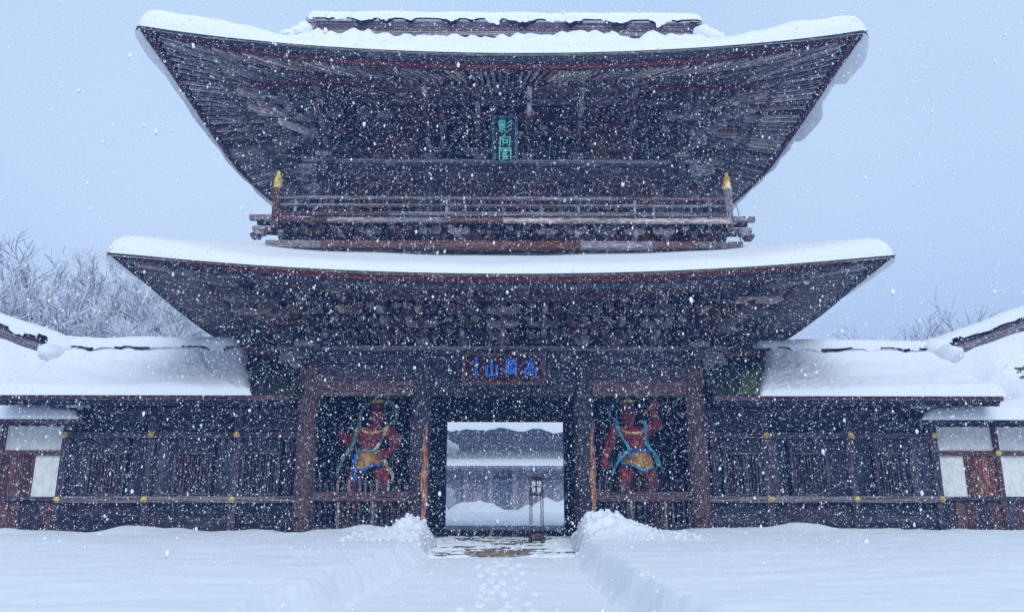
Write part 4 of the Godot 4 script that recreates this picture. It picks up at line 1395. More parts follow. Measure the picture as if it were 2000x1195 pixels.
# ---------------------------------------------------------------- name boards
func strokes(parent: Node, called: String, glyph: Array, at: Vector3, size: Vector2, wd: float, mat: Material) -> void:
	var mb := MB.new()
	var i := 0
	for g in glyph:
		var a := Vector2(g[0], g[1])
		var b := Vector2(g[2], g[3])
		var d := (b - a)
		var A := at + Vector3(a.x * size.x, a.y * size.y, 0.0)
		var B := at + Vector3(b.x * size.x, b.y * size.y, 0.0)
		var dir := (B - A).normalized()
		var nrm := Vector3(-dir.y, dir.x, 0)
		var w0 := wd * (1.15 if absf(d.x) < absf(d.y) else 0.8)
		var w1 := w0 * 0.78
		var zz := 0.012 + 0.002 * (i % 5)
		A -= dir * wd * 0.35
		B += dir * wd * 0.25
		var q := [A + nrm * w0 * 0.5, A - nrm * w0 * 0.5, B - nrm * w1 * 0.5, B + nrm * w1 * 0.5]
		var c: Vector3 = (A + B) * 0.5
		var f := []
		for v in q:
			f.append(v + Vector3(0, 0, zz))
		mb.quad(f[0], f[1], f[2], f[3], c - Vector3(0, 0, 1))
		for k in 4:
			mb.quad(q[k], q[(k + 1) % 4], f[(k + 1) % 4], f[k], c)
		i += 1
	obj(called, mb.mesh(), mat, parent)

func build_plaques() -> void:
	var blue := paint("blue_paint", 0.02, 0.22, 0.85, 0.55, 0.0, false)
	var teal := paint("teal_paint", 0.15, 0.75, 0.55, 0.6, 0.0, false)
	var t := thing("name_board", "wide dark red name board with blue characters over the gateway", "sign", Vector3(0.03, 4.46, 0.42))
	block(t, "board", Vector3(0, 0, 0), Vector3(2.1, 0.78, 0.08), wood("red", "z", 3))
	for y in [-0.4, 0.4]:
		block(t, "frame", Vector3(0, y, 0.02), Vector3(2.24, 0.1, 0.14), wood("purple", "z", 1))
	for x in [-1.08, 1.08]:
		beam(t, "frame", Vector3(x, -0.36, 0.023), Vector3(x, 0.36, 0.023), 0.1, 0.14, wood("purple", "z", 2), Vector3.BACK)
	var yama := [[0.5, 0.98, 0.5, 0.14], [0.14, 0.62, 0.14, 0.12], [0.14, 0.12, 0.86, 0.12], [0.86, 0.66, 0.86, 0.06]]
	var oka := [[0.15, 0.95, 0.12, 0.0], [0.15, 0.95, 0.85, 0.95], [0.85, 0.95, 0.85, 0.02], [0.36, 0.86, 0.42, 0.76], [0.64, 0.86, 0.57, 0.76], [0.27, 0.7, 0.73, 0.7], [0.5, 0.62, 0.5, 0.22], [0.3, 0.48, 0.3, 0.2], [0.3, 0.2, 0.7, 0.2], [0.7, 0.5, 0.7, 0.17]]
	var taka := [[0.5, 1.05, 0.5, 0.9], [0.08, 0.85, 0.92, 0.85], [0.33, 0.75, 0.33, 0.6], [0.33, 0.75, 0.67, 0.75], [0.67, 0.75, 0.67, 0.6], [0.33, 0.6, 0.67, 0.6], [0.15, 0.5, 0.15, 0.0], [0.15, 0.5, 0.85, 0.5], [0.85, 0.5, 0.85, 0.03], [0.37, 0.36, 0.37, 0.15], [0.37, 0.36, 0.63, 0.36], [0.63, 0.36, 0.63, 0.15], [0.37, 0.15, 0.63, 0.15]]
	strokes(t, "character", yama, Vector3(-0.52, -0.24, 0.04), Vector2(0.38, 0.48), 0.06, blue)
	strokes(t, "character", oka, Vector3(0.02, -0.22, 0.04), Vector2(0.36, 0.48), 0.05, blue)
	strokes(t, "character", taka, Vector3(0.52, -0.24, 0.04), Vector2(0.4, 0.48), 0.045, blue)
	var small := []
	for k in 8:
		small.append([0.2, 0.95 - k * 0.12, 0.85, 0.97 - k * 0.12])
		small.append([0.3 + 0.3 * (k % 2), 0.99 - k * 0.12, 0.5 + 0.2 * (k % 2), 0.9 - k * 0.12])
	small.append([0.5, 1.02, 0.5, 0.04])
	strokes(t, "inscription", small, Vector3(-0.8, -0.3, 0.04), Vector2(0.11, 0.6), 0.032, blue)
	t.rotation_degrees.x = -4.0
	# upper board
	t = thing("name_board", "tall narrow name board with green characters under the upper eave", "sign", Vector3(0.04, 11.02, 0.62))
	block(t, "board", Vector3(0, 0, 0), Vector3(0.56, 1.22, 0.06), wood("dark", "z", 3))
	var fr := paint("teal_frame", 0.05, 0.14, 0.15, 0.7)
	for y in [-0.64, 0.64]:
		block(t, "frame", Vector3(0, y, 0.02), Vector3(0.74, 0.09, 0.1), fr)
	for x in [-0.33, 0.33]:
		beam(t, "frame", Vector3(x, -0.6, 0.023), Vector3(x, 0.6, 0.023), 0.09, 0.1, fr, Vector3.BACK)
	var kage := [[0.1, 0.97, 0.1, 0.7], [0.1, 0.97, 0.46, 0.97], [0.46, 0.97, 0.46, 0.7], [0.1, 0.84, 0.46, 0.84], [0.1, 0.7, 0.46, 0.7], [0.02, 0.61, 0.54, 0.61], [0.13, 0.53, 0.13, 0.4], [0.13, 0.53, 0.43, 0.53], [0.43, 0.53, 0.43, 0.4], [0.13, 0.4, 0.43, 0.4], [0.28, 0.4, 0.28, 0.03], [0.16, 0.3, 0.06, 0.12], [0.4, 0.3, 0.5, 0.14], [0.92, 0.97, 0.62, 0.72], [0.94, 0.67, 0.6, 0.4], [0.97, 0.36, 0.56, 0.02]]
	var muku := [[0.48, 1.04, 0.36, 0.86], [0.12, 0.8, 0.1, 0.0], [0.12, 0.8, 0.88, 0.8], [0.88, 0.8, 0.88, 0.04], [0.88, 0.04, 0.74, 0.1], [0.34, 0.56, 0.34, 0.24], [0.34, 0.56, 0.66, 0.56], [0.66, 0.56, 0.66, 0.24], [0.34, 0.26, 0.66, 0.26]]
	var kaku := [[0.08, 0.97, 0.08, 0.0], [0.08, 0.97, 0.42, 0.97], [0.42, 0.97, 0.42, 0.7], [0.08, 0.84, 0.42, 0.84], [0.08, 0.71, 0.42, 0.71], [0.58, 0.97, 0.58, 0.7], [0.58, 0.97, 0.92, 0.97], [0.92, 0.97, 0.92, 0.02], [0.58, 0.84, 0.92, 0.84], [0.58, 0.71, 0.92, 0.71], [0.44, 0.6, 0.28, 0.42], [0.42, 0.54, 0.64, 0.54], [0.64, 0.54, 0.3, 0.28], [0.4, 0.46, 0.74, 0.28], [0.38, 0.24, 0.38, 0.05], [0.38, 0.24, 0.64, 0.24], [0.64, 0.24, 0.64, 0.05], [0.38, 0.05, 0.64, 0.05]]
	strokes(t, "character", kage, Vector3(-0.19, 0.2, 0.03), Vector2(0.4, 0.36), 0.036, teal)
	strokes(t, "character", muku, Vector3(-0.17, -0.17, 0.03), Vector2(0.36, 0.31), 0.04, teal)
	strokes(t, "character", kaku, Vector3(-0.18, -0.56, 0.03), Vector2(0.38, 0.34), 0.033, teal)
	t.rotation_degrees.x = 14.0

# ---------------------------------------------------------------- guardian statues
func body_mesh(bones: Array, cell: float, k: float) -> Mesh:
	# distances to tapered capsules joined by a smooth minimum, meshed with surface nets
	var lo := Vector3.INF
	var hi := -Vector3.INF
	for b in bones:
		for e in 2:
			var r: float = b[2 + e] + k + cell * 2.0
			lo = lo.min(b[e] - Vector3.ONE * r)
			hi = hi.max(b[e] + Vector3.ONE * r)
	var n := Vector3i(((hi - lo) / cell).ceil()) + Vector3i.ONE
	var f := PackedFloat32Array()
	f.resize(n.x * n.y * n.z)
	f.fill(9.0)
	for b in bones:
		var A: Vector3 = b[0]
		var B: Vector3 = b[1]
		var ra: float = b[2]
		var rb: float = b[3]
		var m := maxf(ra, rb) + k + cell * 2.0
		var i0 := Vector3i(((A.min(B) - Vector3.ONE * m - lo) / cell).floor()).clamp(Vector3i.ZERO, n - Vector3i.ONE)
		var i1 := Vector3i(((A.max(B) + Vector3.ONE * m - lo) / cell).ceil()).clamp(Vector3i.ZERO, n - Vector3i.ONE)
		var ab := B - A
		var l2 := maxf(ab.length_squared(), 1e-6)
		for z in range(i0.z, i1.z + 1):
			for y in range(i0.y, i1.y + 1):
				var row := (z * n.y + y) * n.x
				for x in range(i0.x, i1.x + 1):
					var p := lo + Vector3(x, y, z) * cell
					var t := clampf((p - A).dot(ab) / l2, 0.0, 1.0)
					var d := p.distance_to(A + ab * t) - lerpf(ra, rb, t)
					var o := f[row + x]
					var h := maxf(k - absf(d - o), 0.0) / k
					f[row + x] = minf(d, o) - h * h * k * 0.25
	var vid := {}
	var pts := PackedVector3Array()
	for z in n.z - 1:
		for y in n.y - 1:
			for x in n.x - 1:
				var base := (z * n.y + y) * n.x + x
				var c := [f[base], f[base + 1], f[base + n.x], f[base + n.x + 1], f[base + n.x * n.y], f[base + n.x * n.y + 1], f[base + n.x * n.y + n.x], f[base + n.x * n.y + n.x + 1]]
				var neg := 0
				for q in 8:
					if c[q] < 0.0:
						neg += 1
				if neg == 0 or neg == 8:
					continue
				var s := Vector3.ZERO
				var cnt := 0
				for e in [[0, 1], [2, 3], [4, 5], [6, 7], [0, 2], [1, 3], [4, 6], [5, 7], [0, 4], [1, 5], [2, 6], [3, 7]]:
					var a: float = c[e[0]]
					var b: float = c[e[1]]
					if (a < 0.0) != (b < 0.0):
						var t := a / (a - b)
						var pa := Vector3(e[0] & 1, (e[0] >> 1) & 1, e[0] >> 2)
						var pb := Vector3(e[1] & 1, (e[1] >> 1) & 1, e[1] >> 2)
						s += pa.lerp(pb, t)
						cnt += 1
				vid[base] = pts.size()
				pts.append(lo + (Vector3(x, y, z) + s / cnt) * cell)
	var idx := PackedInt32Array()
	for base in vid:
		var x: int = base % n.x
		var y: int = (base / n.x) % n.y
		var z: int = base / (n.x * n.y)
		for ax in 3:
			var step: int = [1, n.x, n.x * n.y][ax]
			var u: int = [n.x, n.x * n.y, 1][ax]
			var w: int = [n.x * n.y, 1, n.x][ax]
			if [y, z, x][ax] == 0 or [z, x, y][ax] == 0:
				continue
			var a := f[base]
			var b := f[base + step]
			if (a < 0.0) == (b < 0.0):
				continue
			var q := [base, base - u, base - u - w, base - w]
			if not (vid.has(q[1]) and vid.has(q[2]) and vid.has(q[3])):
				continue
			var i := [vid[q[0]], vid[q[1]], vid[q[2]], vid[q[3]]]
			if a < 0.0:
				idx.append_array(PackedInt32Array([i[0], i[2], i[1], i[0], i[3], i[2]]))
			else:
				idx.append_array(PackedInt32Array([i[0], i[1], i[2], i[0], i[2], i[3]]))
	var nr := PackedVector3Array()
	nr.resize(pts.size())
	for t in range(0, idx.size(), 3):
		var m := -(pts[idx[t + 1]] - pts[idx[t]]).cross(pts[idx[t + 2]] - pts[idx[t]])
		for e in 3:
			nr[idx[t + e]] += m
	for i in nr.size():
		nr[i] = nr[i].normalized()
	var out := ArrayMesh.new()
	var arr := []
	arr.resize(Mesh.ARRAY_MAX)
	arr[Mesh.ARRAY_VERTEX] = pts
	arr[Mesh.ARRAY_NORMAL] = nr
	arr[Mesh.ARRAY_INDEX] = idx
	out.add_surface_from_arrays(Mesh.PRIMITIVE_TRIANGLES, arr)
	return out

func build_statues() -> void:
	var red := paint("statue_red", 0.31, 0.035, 0.05, 0.85)
	var ochre := paint("statue_ochre", 0.75, 0.36, 0.09, 0.7)
	var gold := paint("statue_gold", 0.8, 0.6, 0.2, 0.5, 0.1)
	var blue := paint("statue_blue", 0.015, 0.2, 0.68, 0.7)
	var cyan := paint("statue_cyan", 0.05, 0.42, 0.58, 0.7)
	var green := paint("statue_green", 0.16, 0.36, 0.28, 0.7)
	var cream := paint("statue_cream", 0.68, 0.58, 0.3, 0.7)
	var hair := paint("statue_hair", 0.02, 0.02, 0.03, 0.7)
	var white := paint("statue_eye", 0.7, 0.68, 0.6, 0.4, 0.0, false)
	for s in [-1.0, 1.0]:
		var L: bool = s < 0
		var t := thing("guardian_statue", "red guardian statue with green scarf, one hand on its hip" if L else "red guardian statue with blue scarf, raising a golden rod", "statue", Vector3(s * 3.52, 0, -0.85), "guardian statues in the niches")
		var ox: float = 741.0 if L else 1229.0
		var P := func(px: float, py: float, dz := 0.0) -> Vector3:
			return Vector3((px - ox) * 0.0146, 3.85 - (py - 778.0) * 0.01431, dz)
		var b := []
		var hand := []
		if L:
			b = [[P.call(742, 806, 0.06), P.call(741, 822, 0.08), 0.185, 0.165], [P.call(741, 826, 0.14), P.call(741, 829, 0.16), 0.09, 0.08], [P.call(740, 834), P.call(737, 846), 0.12, 0.14],
				[P.call(708, 850), P.call(765, 848), 0.16, 0.16], [P.call(733, 856, 0.05), P.call(729, 880, 0.03), 0.27, 0.23], [P.call(729, 880, 0.06), P.call(729, 894, 0.04), 0.23, 0.25],
				[P.call(721, 856, 0.18), P.call(745, 856, 0.18), 0.13, 0.13],
				[P.call(703, 850), P.call(692, 872, 0.02), 0.14, 0.12], [P.call(692, 872, 0.02), P.call(685, 864, 0.36), 0.12, 0.085],
				[P.call(768, 850), P.call(780, 870, 0.0), 0.15, 0.125], [P.call(780, 870, 0.0), P.call(768, 888, 0.2), 0.125, 0.085],
				[P.call(714, 905), P.call(703, 945, 0.14), 0.22, 0.16], [P.call(703, 945, 0.14), P.call(708, 995), 0.16, 0.1], [P.call(746, 905), P.call(760, 945, 0.12), 0.22, 0.16], [P.call(760, 945, 0.12), P.call(756, 995), 0.16, 0.1],
				[P.call(708, 996), P.call(704, 999, 0.25), 0.09, 0.07], [P.call(756, 996), P.call(760, 999, 0.25), 0.09, 0.07]]
			hand = [[P.call(684, 860, 0.4), Vector3(-0.25, 0.65, 0.7)], [P.call(764, 890, 0.26), Vector3(-0.9, -0.3, 0.2)]]
		else:
			b = [[P.call(1227, 804, 0.06), P.call(1230, 822, 0.08), 0.185, 0.165], [P.call(1230, 826, 0.14), P.call(1230, 829, 0.16), 0.09, 0.08], [P.call(1231, 834), P.call(1233, 846), 0.12, 0.14],
				[P.call(1206, 846), P.call(1262, 848), 0.16, 0.16], [P.call(1237, 856, 0.05), P.call(1243, 878, 0.03), 0.26, 0.22], [P.call(1243, 878, 0.06), P.call(1244, 892, 0.04), 0.22, 0.24],
				[P.call(1224, 856, 0.18), P.call(1250, 856, 0.18), 0.13, 0.13],
				[P.call(1202, 846), P.call(1192, 872, 0.0), 0.14, 0.115], [P.call(1192, 872, 0.0), P.call(1181, 898, 0.12), 0.115, 0.075],
				[P.call(1264, 846), P.call(1285, 833, 0.04), 0.15, 0.125], [P.call(1285, 833, 0.04), P.call(1278, 806, 0.2), 0.125, 0.085],
				[P.call(1229, 905), P.call(1218, 945, 0.14), 0.22, 0.16], [P.call(1218, 945, 0.14), P.call(1222, 995), 0.16, 0.1], [P.call(1258, 905), P.call(1270, 945, 0.12), 0.22, 0.16], [P.call(1270, 945, 0.12), P.call(1264, 995), 0.16, 0.1],
				[P.call(1222, 996), P.call(1218, 999, 0.25), 0.09, 0.07], [P.call(1264, 996), P.call(1268, 999, 0.25), 0.09, 0.07]]
			hand = [[P.call(1181, 903, 0.14), Vector3(0.35, -0.8, 0.3)], [P.call(1277, 799, 0.23), Vector3(-0.1, 0.75, 0.5)]]
		for h in hand:
			var c: Vector3 = h[0]
			var d: Vector3 = h[1].normalized()
			var sx := d.cross(Vector3(0, 0, 1) if absf(d.z) < 0.8 else Vector3.UP).normalized()
			var nn := sx.cross(d)
			b.append([c - sx * 0.03, c + sx * 0.03 + d * 0.05, 0.075, 0.07])
			for k in 4:
				var o := c + d * 0.1 + sx * (-0.075 + 0.05 * k)
				var l: float = [0.1, 0.13, 0.14, 0.11][k]
				b.append([o, o + (d + nn * 0.35).normalized() * l, 0.026, 0.022])
				b.append([o + (d + nn * 0.35).normalized() * l, o + (d + nn * 0.35).normalized() * l + (d * 0.4 + nn).normalized() * l * 0.7, 0.022, 0.018])
			b.append([c + sx * 0.08, c + sx * 0.17 + d * 0.08 + nn * 0.05, 0.03, 0.022])
		for q in range(3, b.size()):
			if b[q][2] > 0.08:
				b[q][2] *= 1.14
				b[q][3] *= 1.14
		obj("body", body_mesh(b, 0.03, 0.055), red, t)
		# face: brows, eyes, nose, mouth, ears, topknot and crown
		var hx: Vector3 = P.call(742 if L else 1229, 812, 0.06)
		var mb := MB.new()
		for e in [-1.0, 1.0]:
			mb.tube([hx + Vector3(e * 0.03, 0.05, 0.19), hx + Vector3(e * 0.09, 0.085, 0.17), hx + Vector3(e * 0.13, 0.06, 0.13)], [0.02, 0.024, 0.012], 6)
		mb.tube([hx + Vector3(-0.06, -0.15, 0.2), hx + Vector3(0, -0.14, 0.215), hx + Vector3(0.06, -0.15, 0.2)], [0.012, 0.02, 0.012], 6)
		obj("brow_and_mouth", mb.mesh(), hair, t)
		mb = MB.new()
		mb.tube([hx + Vector3(0, 0.03, 0.19), hx + Vector3(0, -0.06, 0.235), hx + Vector3(0, -0.085, 0.2)], [0.02, 0.035, 0.025], 6)
		for e in [-1.0, 1.0]:
			lumpy(mb, hx + Vector3(e * 0.185, -0.02, 0.02), Vector3(0.025, 0.08, 0.045))
		obj("nose_and_ears", mb.mesh(), red, t)
		mb = MB.new()
		for e in [-1.0, 1.0]:
			lumpy(mb, hx + Vector3(e * 0.07, 0.02, 0.165), Vector3(0.032, 0.022, 0.02))
		obj("eyes", mb.mesh(), white, t)
		mb = MB.new()
		mb.lathe([Vector2(0.185, 0.1), Vector2(0.17, 0.2), Vector2(0.11, 0.27), Vector2(0.07, 0.3), Vector2(0.0, 0.32)], 14, hx)
		obj("hair", mb.mesh(), red, t)
		mb = MB.new()
		mb.lathe([Vector2(0.0, 0.30), Vector2(0.12, 0.30), Vector2(0.23, 0.36), Vector2(0.235, 0.375), Vector2(0.1, 0.345), Vector2(0.105, 0.42), Vector2(0.07, 0.48), Vector2(0, 0.5)], 16, hx)
		obj("crown", mb.mesh(), gold, t)
		# necklace and bracelets
		mb = MB.new()
		var nk := []
		var nr := []
		for k in 11:
			var a := PI * k / 10.0
			nk.append(P.call(735 if L else 1236, 841, 0.0) + Vector3(cos(a) * 0.3, -0.13 * sin(a), 0.1 + 0.23 * sin(a)))
			nr.append(0.026 + 0.018 * sin(a))
		mb.tube(nk, nr, 8)
		var rings := [[P.call(784, 862, 0.0), P.call(783, 858, 0.0)], [P.call(772, 883, 0.14), P.call(773.5, 880.5, 0.12)]] if L else [[P.call(1196, 862, 0.0), P.call(1195, 866, 0.0)], [P.call(1183.5, 893, 0.1), P.call(1185, 889.5, 0.09)], [P.call(1279, 812, 0.18), P.call(1280, 816, 0.16)]]
		for q in rings:
			mb.tube([q[0], q[1]], [0.14 if q == rings[0] else 0.105, 0.14 if q == rings[0] else 0.105], 12)
		obj("ornaments", mb.mesh(), gold, t)
		# kilt with scalloped hem, sash and border
		var wc: Vector3 = P.call(729 if L else 1245, 886, 0.04)
		for layer in 2:
			mb = MB.new()
			var rows := []
			var cols := 36
			for j in 5:
				var row := []
				var f := float(j) / 4.0
				for i in cols:
					var a := TAU * i / cols
					var dip: float = 0.36 + 0.16 * cos(a - PI * 0.5) + 0.05 * sin(a * 5.0 + s) + (0.10 * cos(a) * s)
					if layer == 0:
						dip *= 0.9
					var rx := lerpf(0.34, 0.47, f) * (1.0 + 0.05 * sin(a * 9.0) * f) - 0.02 * layer
					var rz := lerpf(0.31, 0.42, f) * (1.0 + 0.05 * sin(a * 9.0) * f) - 0.02 * layer
					row.append(wc + Vector3(cos(a) * rx, 0.02 - dip * f, sin(a) * rz))
				rows.append(row)
			for j in 4:
				for i in cols:
					var q := (i + 1) % cols
					var na: Vector3 = ((rows[j][i] - wc) * Vector3(1, 0.2, 1)).normalized()
					var nb: Vector3 = ((rows[j][q] - wc) * Vector3(1, 0.2, 1)).normalized()
					mb.quad_n(rows[j][i], rows[j][q], rows[j + 1][q], rows[j + 1][i], na, nb, nb, na)
			if layer == 0:
				var hem := MB.new()
				var hp := []
				var hr := []
				for i in cols + 1:
					hp.append(rows[4][i % cols])
					hr.append(0.035)
				hem.tube(hp, hr, 6, 1.0, false)
				obj("kilt_hem", hem.mesh(), blue if L else cyan, t)
			obj("kilt" if layer == 0 else "kilt_lining", mb.mesh(), ochre if layer == 0 else (blue if L else green), t)
		mb = MB.new()
		var belt := []
		var br := []
		for k in 25:
			var a := TAU * k / 24.0
			belt.append(wc + Vector3(cos(a) * 0.335, 0.02, sin(a) * 0.31))
			br.append(0.05)
		mb.tube(belt, br, 8)
		var sash := [P.call(711, 890, 0.3), P.call(706, 905, 0.34), P.call(707, 925, 0.33), P.call(709, 945, 0.3)] if L else [P.call(1233, 890, 0.3), P.call(1228, 896, 0.34), P.call(1234, 903, 0.33), P.call(1232, 912, 0.3)]
		mb.tube(sash, [0.06, 0.07, 0.06, 0.03], 8, 0.35)
		obj("sash", mb.mesh(), green if L else blue, t)
		if L:
			mb = MB.new()
			mb.tube([P.call(710, 888, 0.33), P.call(706, 905, 0.36), P.call(708, 930, 0.34), P.call(710, 950, 0.3)], [0.05, 0.07, 0.06, 0.04], 8, 0.35)
			obj("hanging_ribbon", mb.mesh(), blue, t)
		# scarf: a loop behind the head, down past the shoulders, over the hips and out
		var paths := []
		if L:
			paths = [[[708, 843, 0.1], [705, 825, -0.1], [708, 804, -0.2], [722, 787, -0.25], [744, 780, -0.28], [765, 786, -0.25], [777, 803, -0.2], [776, 822, -0.1], [765, 832, 0.05], [758, 840, 0.16], [757, 855, 0.24], [752, 868, 0.3], [744, 880, 0.3]],
				[[705, 838, 0.12], [703, 858, 0.2], [701, 868, 0.22], [693, 880, 0.2], [684, 893, 0.15], [676, 910, 0.12], [672, 925, 0.15], [670, 934, 0.12]],
				[[753, 886, 0.28], [759, 900, 0.25], [766, 914, 0.2], [774, 925, 0.2], [777, 936, 0.16]]]
		else:
			paths = [[[1229, 782, -0.28], [1212, 784, -0.25], [1199, 794, -0.2], [1194, 808, -0.12], [1196, 818, -0.02], [1206, 822, 0.08], [1206, 836, 0.18], [1212, 852, 0.26], [1221, 868, 0.3], [1229, 884, 0.3]],
				[[1258, 826, 0.12], [1262, 835, 0.15], [1260, 850, 0.2], [1259, 862, 0.22], [1264, 875, 0.25], [1270, 882, 0.2], [1280, 892, 0.16], [1286, 908, 0.14], [1292, 922, 0.12]],
				[[1226, 884, 0.28], [1214, 893, 0.22], [1206, 905, 0.18], [1199, 916, 0.18], [1194, 928, 0.15]],
				[[1279, 890, 0.12], [1281, 902, 0.1], [1283, 914, 0.1]]]
		for q in paths:
			mb = MB.new()
			var pp := []
			var rr := []
			for i in q.size():
				pp.append(P.call(q[i][0], q[i][1], q[i][2]))
				rr.append(0.062 * (1.0 - 0.5 * float(i) / q.size()) + 0.012 * sin(i * 2.3))
			mb.tube(pp, rr, 8, 0.4)
			obj("scarf", mb.mesh(), (green if q != paths[2] else cream) if L else cyan, t)
		if L:
			mb = MB.new()
			mb.tube([P.call(763, 836, 0.16), P.call(759, 846, 0.235), P.call(757, 854, 0.28)], [0.05, 0.06, 0.04], 8, 0.4)
			mb.tube([P.call(751, 869, 0.34), P.call(746, 876, 0.34), P.call(741, 882, 0.33)], [0.04, 0.05, 0.03], 8, 0.4)
			obj("scarf_lining", mb.mesh(), cream, t)
		else:
			mb = MB.new()
			mb.tube([P.call(1255, 816, 0.36), P.call(1285, 781, 0.28)], [0.036, 0.036], 8)
			obj("rod", mb.mesh(), paint("rod", 0.55, 0.3, 0.1, 0.6), t)
		var ped := MB.new()
		ped.box(Vector3(0, 0.32, 0.05), Vector3(1.5, 0.64, 1.1))
		obj("pedestal", ped.mesh(), wood("dark", "x", 1), t)

# ---------------------------------------------------------------- stand
func build_stand() -> void:
	var t := thing("lantern_stand", "tall thin black lantern stand with four white characters, before the threshold", "stand", Vector3(0.86, 0.0, 0.9))
	var blk := paint("lacquer", 0.012, 0.013, 0.014, 0.45)
	var wd := wood("brown", "z", 3)
	for sx in [-1.0, 1.0]:
		for dx in [0.165, 0.115]:
			beam(t, "leg", Vector3(sx * dx, 0.1, 0.0), Vector3(sx * dx, 1.3, 0.0), 0.024, 0.03, blk, Vector3.BACK)
		beam(t, "foot_block", Vector3(sx * 0.14, 0.03, 0.03), Vector3(sx * 0.14, 0.24, 0.03), 0.06, 0.07, wd, Vector3.BACK)
		beam(t, "foot", Vector3(sx * 0.14, 0.035, -0.2), Vector3(sx * 0.14, 0.035, 0.24), 0.06, 0.06, blk)
		beam(t, "foot_post", Vector3(sx * 0.19, 0.03, 0.03), Vector3(sx * 0.19, 0.26, 0.03), 0.03, 0.06, blk, Vector3.BACK)
	block(t, "foot_rail", Vector3(0, 0.08, 0.03), Vector3(0.32, 0.06, 0.05), blk)
	block(t, "foot_rail", Vector3(0, 0.2, 0.02), Vector3(0.3, 0.04, 0.04), wood("brown", "z", 2))
	block(t, "head", Vector3(0, 1.38, 0.0), Vector3(0.31, 0.34, 0.1), blk)
	block(t, "cap", Vector3(0, 1.575, 0.0), Vector3(0.4, 0.045, 0.2), blk)
	block(t, "cap", Vector3(0, 1.615, 0.0), Vector3(0.26, 0.035, 0.12), blk)
	block(t, "rail", Vector3(0, 1.17, 0.0), Vector3(0.36, 0.05, 0.06), blk)
	var white := paint("white_paint", 0.78, 0.79, 0.78, 0.8, 0.0, false)
	var gl := [
		[[0.1, 0.85, 0.9, 0.85], [0.5, 1.0, 0.5, 0.6], [0.15, 0.6, 0.85, 0.6], [0.25, 0.45, 0.25, 0.05], [0.25, 0.45, 0.75, 0.45], [0.75, 0.45, 0.75, 0.05], [0.25, 0.08, 0.75, 0.08]],
		[[0.2, 0.95, 0.2, 0.1], [0.05, 0.7, 0.4, 0.75], [0.5, 0.9, 0.95, 0.9], [0.72, 0.9, 0.72, 0.1], [0.5, 0.5, 0.95, 0.5], [0.45, 0.1, 1.0, 0.1]],
		[[0.5, 1.0, 0.1, 0.6], [0.5, 1.0, 0.9, 0.6], [0.25, 0.6, 0.75, 0.6], [0.25, 0.35, 0.75, 0.35], [0.5, 0.6, 0.5, 0.05], [0.1, 0.05, 0.9, 0.05]],
		[[0.1, 0.9, 0.9, 0.9], [0.2, 0.65, 0.2, 0.3], [0.2, 0.65, 0.8, 0.65], [0.8, 0.65, 0.8, 0.3], [0.2, 0.32, 0.8, 0.32], [0.5, 0.9, 0.5, 0.0], [0.3, 0.15, 0.1, 0.0], [0.7, 0.15, 0.9, 0.0]]]
	for k in 4:
		strokes(t, "character", gl[k], Vector3(-0.125 + 0.135 * (k % 2), 1.39 - 0.15 * (k / 2), 0.05), Vector2(0.115, 0.12), 0.024, white)

# ---------------------------------------------------------------- trees
func grow(bark: MB, snow: MB, a: Vector3, dir: Vector3, length: float, r: float, depth: int, sw: float) -> void:
	var segs := 4 if depth > 1 else 3
	var pts := [a]
	var rad := [r]
	var d := dir
	for k in segs:
		d = (d + Vector3(rng.randf_range(-1, 1), rng.randf_range(-0.5, 0.8), rng.randf_range(-1, 1)) * (0.13 if depth > 3 else 0.2)).normalized()
		if depth < 3:
			d = (d + Vector3.UP * 0.05).normalized()
		pts.append(pts[-1] + d * length / segs)
		rad.append(r * (1.0 - 0.5 * (k + 1) / segs))
	bark.tube(pts, rad, 6 if depth > 3 else (4 if depth > 1 else 3), 1.0, false)
	if depth < 5 and sw > 0.0:
		var sp := []
		var sr := []
		for k in pts.size():
			var lift: float = rad[k] * 0.6 + 0.021 * sw
			sp.append(pts[k] + Vector3(0, lift, 0))
			sr.append(rad[k] * 0.68 + 0.025 * sw)
		snow.tube(sp, sr, 4 if depth > 1 else 3, 1.0, false)
	if depth == 0:
		return
	var kids: int = [0, 5, 5, 4, 4, 4][depth]
	for c in kids:
		var f := lerpf(0.28, 1.0, (c + 0.6) / kids)
		var seg := clampi(int(f * segs), 0, segs - 1)
		var at: Vector3 = pts[seg].lerp(pts[seg + 1], clampf(f * segs - seg, 0.0, 1.0))
		var az := TAU * rng.randf()
		var x := d.cross(Vector3(0.3, 0.2, 0.9)).normalized()
		var off := (x * cos(az) + d.cross(x) * sin(az))
		var spread := rng.randf_range(0.5, 1.15)
		var nd := (d + off * spread + Vector3.UP * 0.12).normalized()
		grow(bark, snow, at, nd, length * rng.randf_range(0.5, 0.68), maxf(r * 0.6 * (1.1 - 0.35 * f), 0.011), depth - 1, sw)

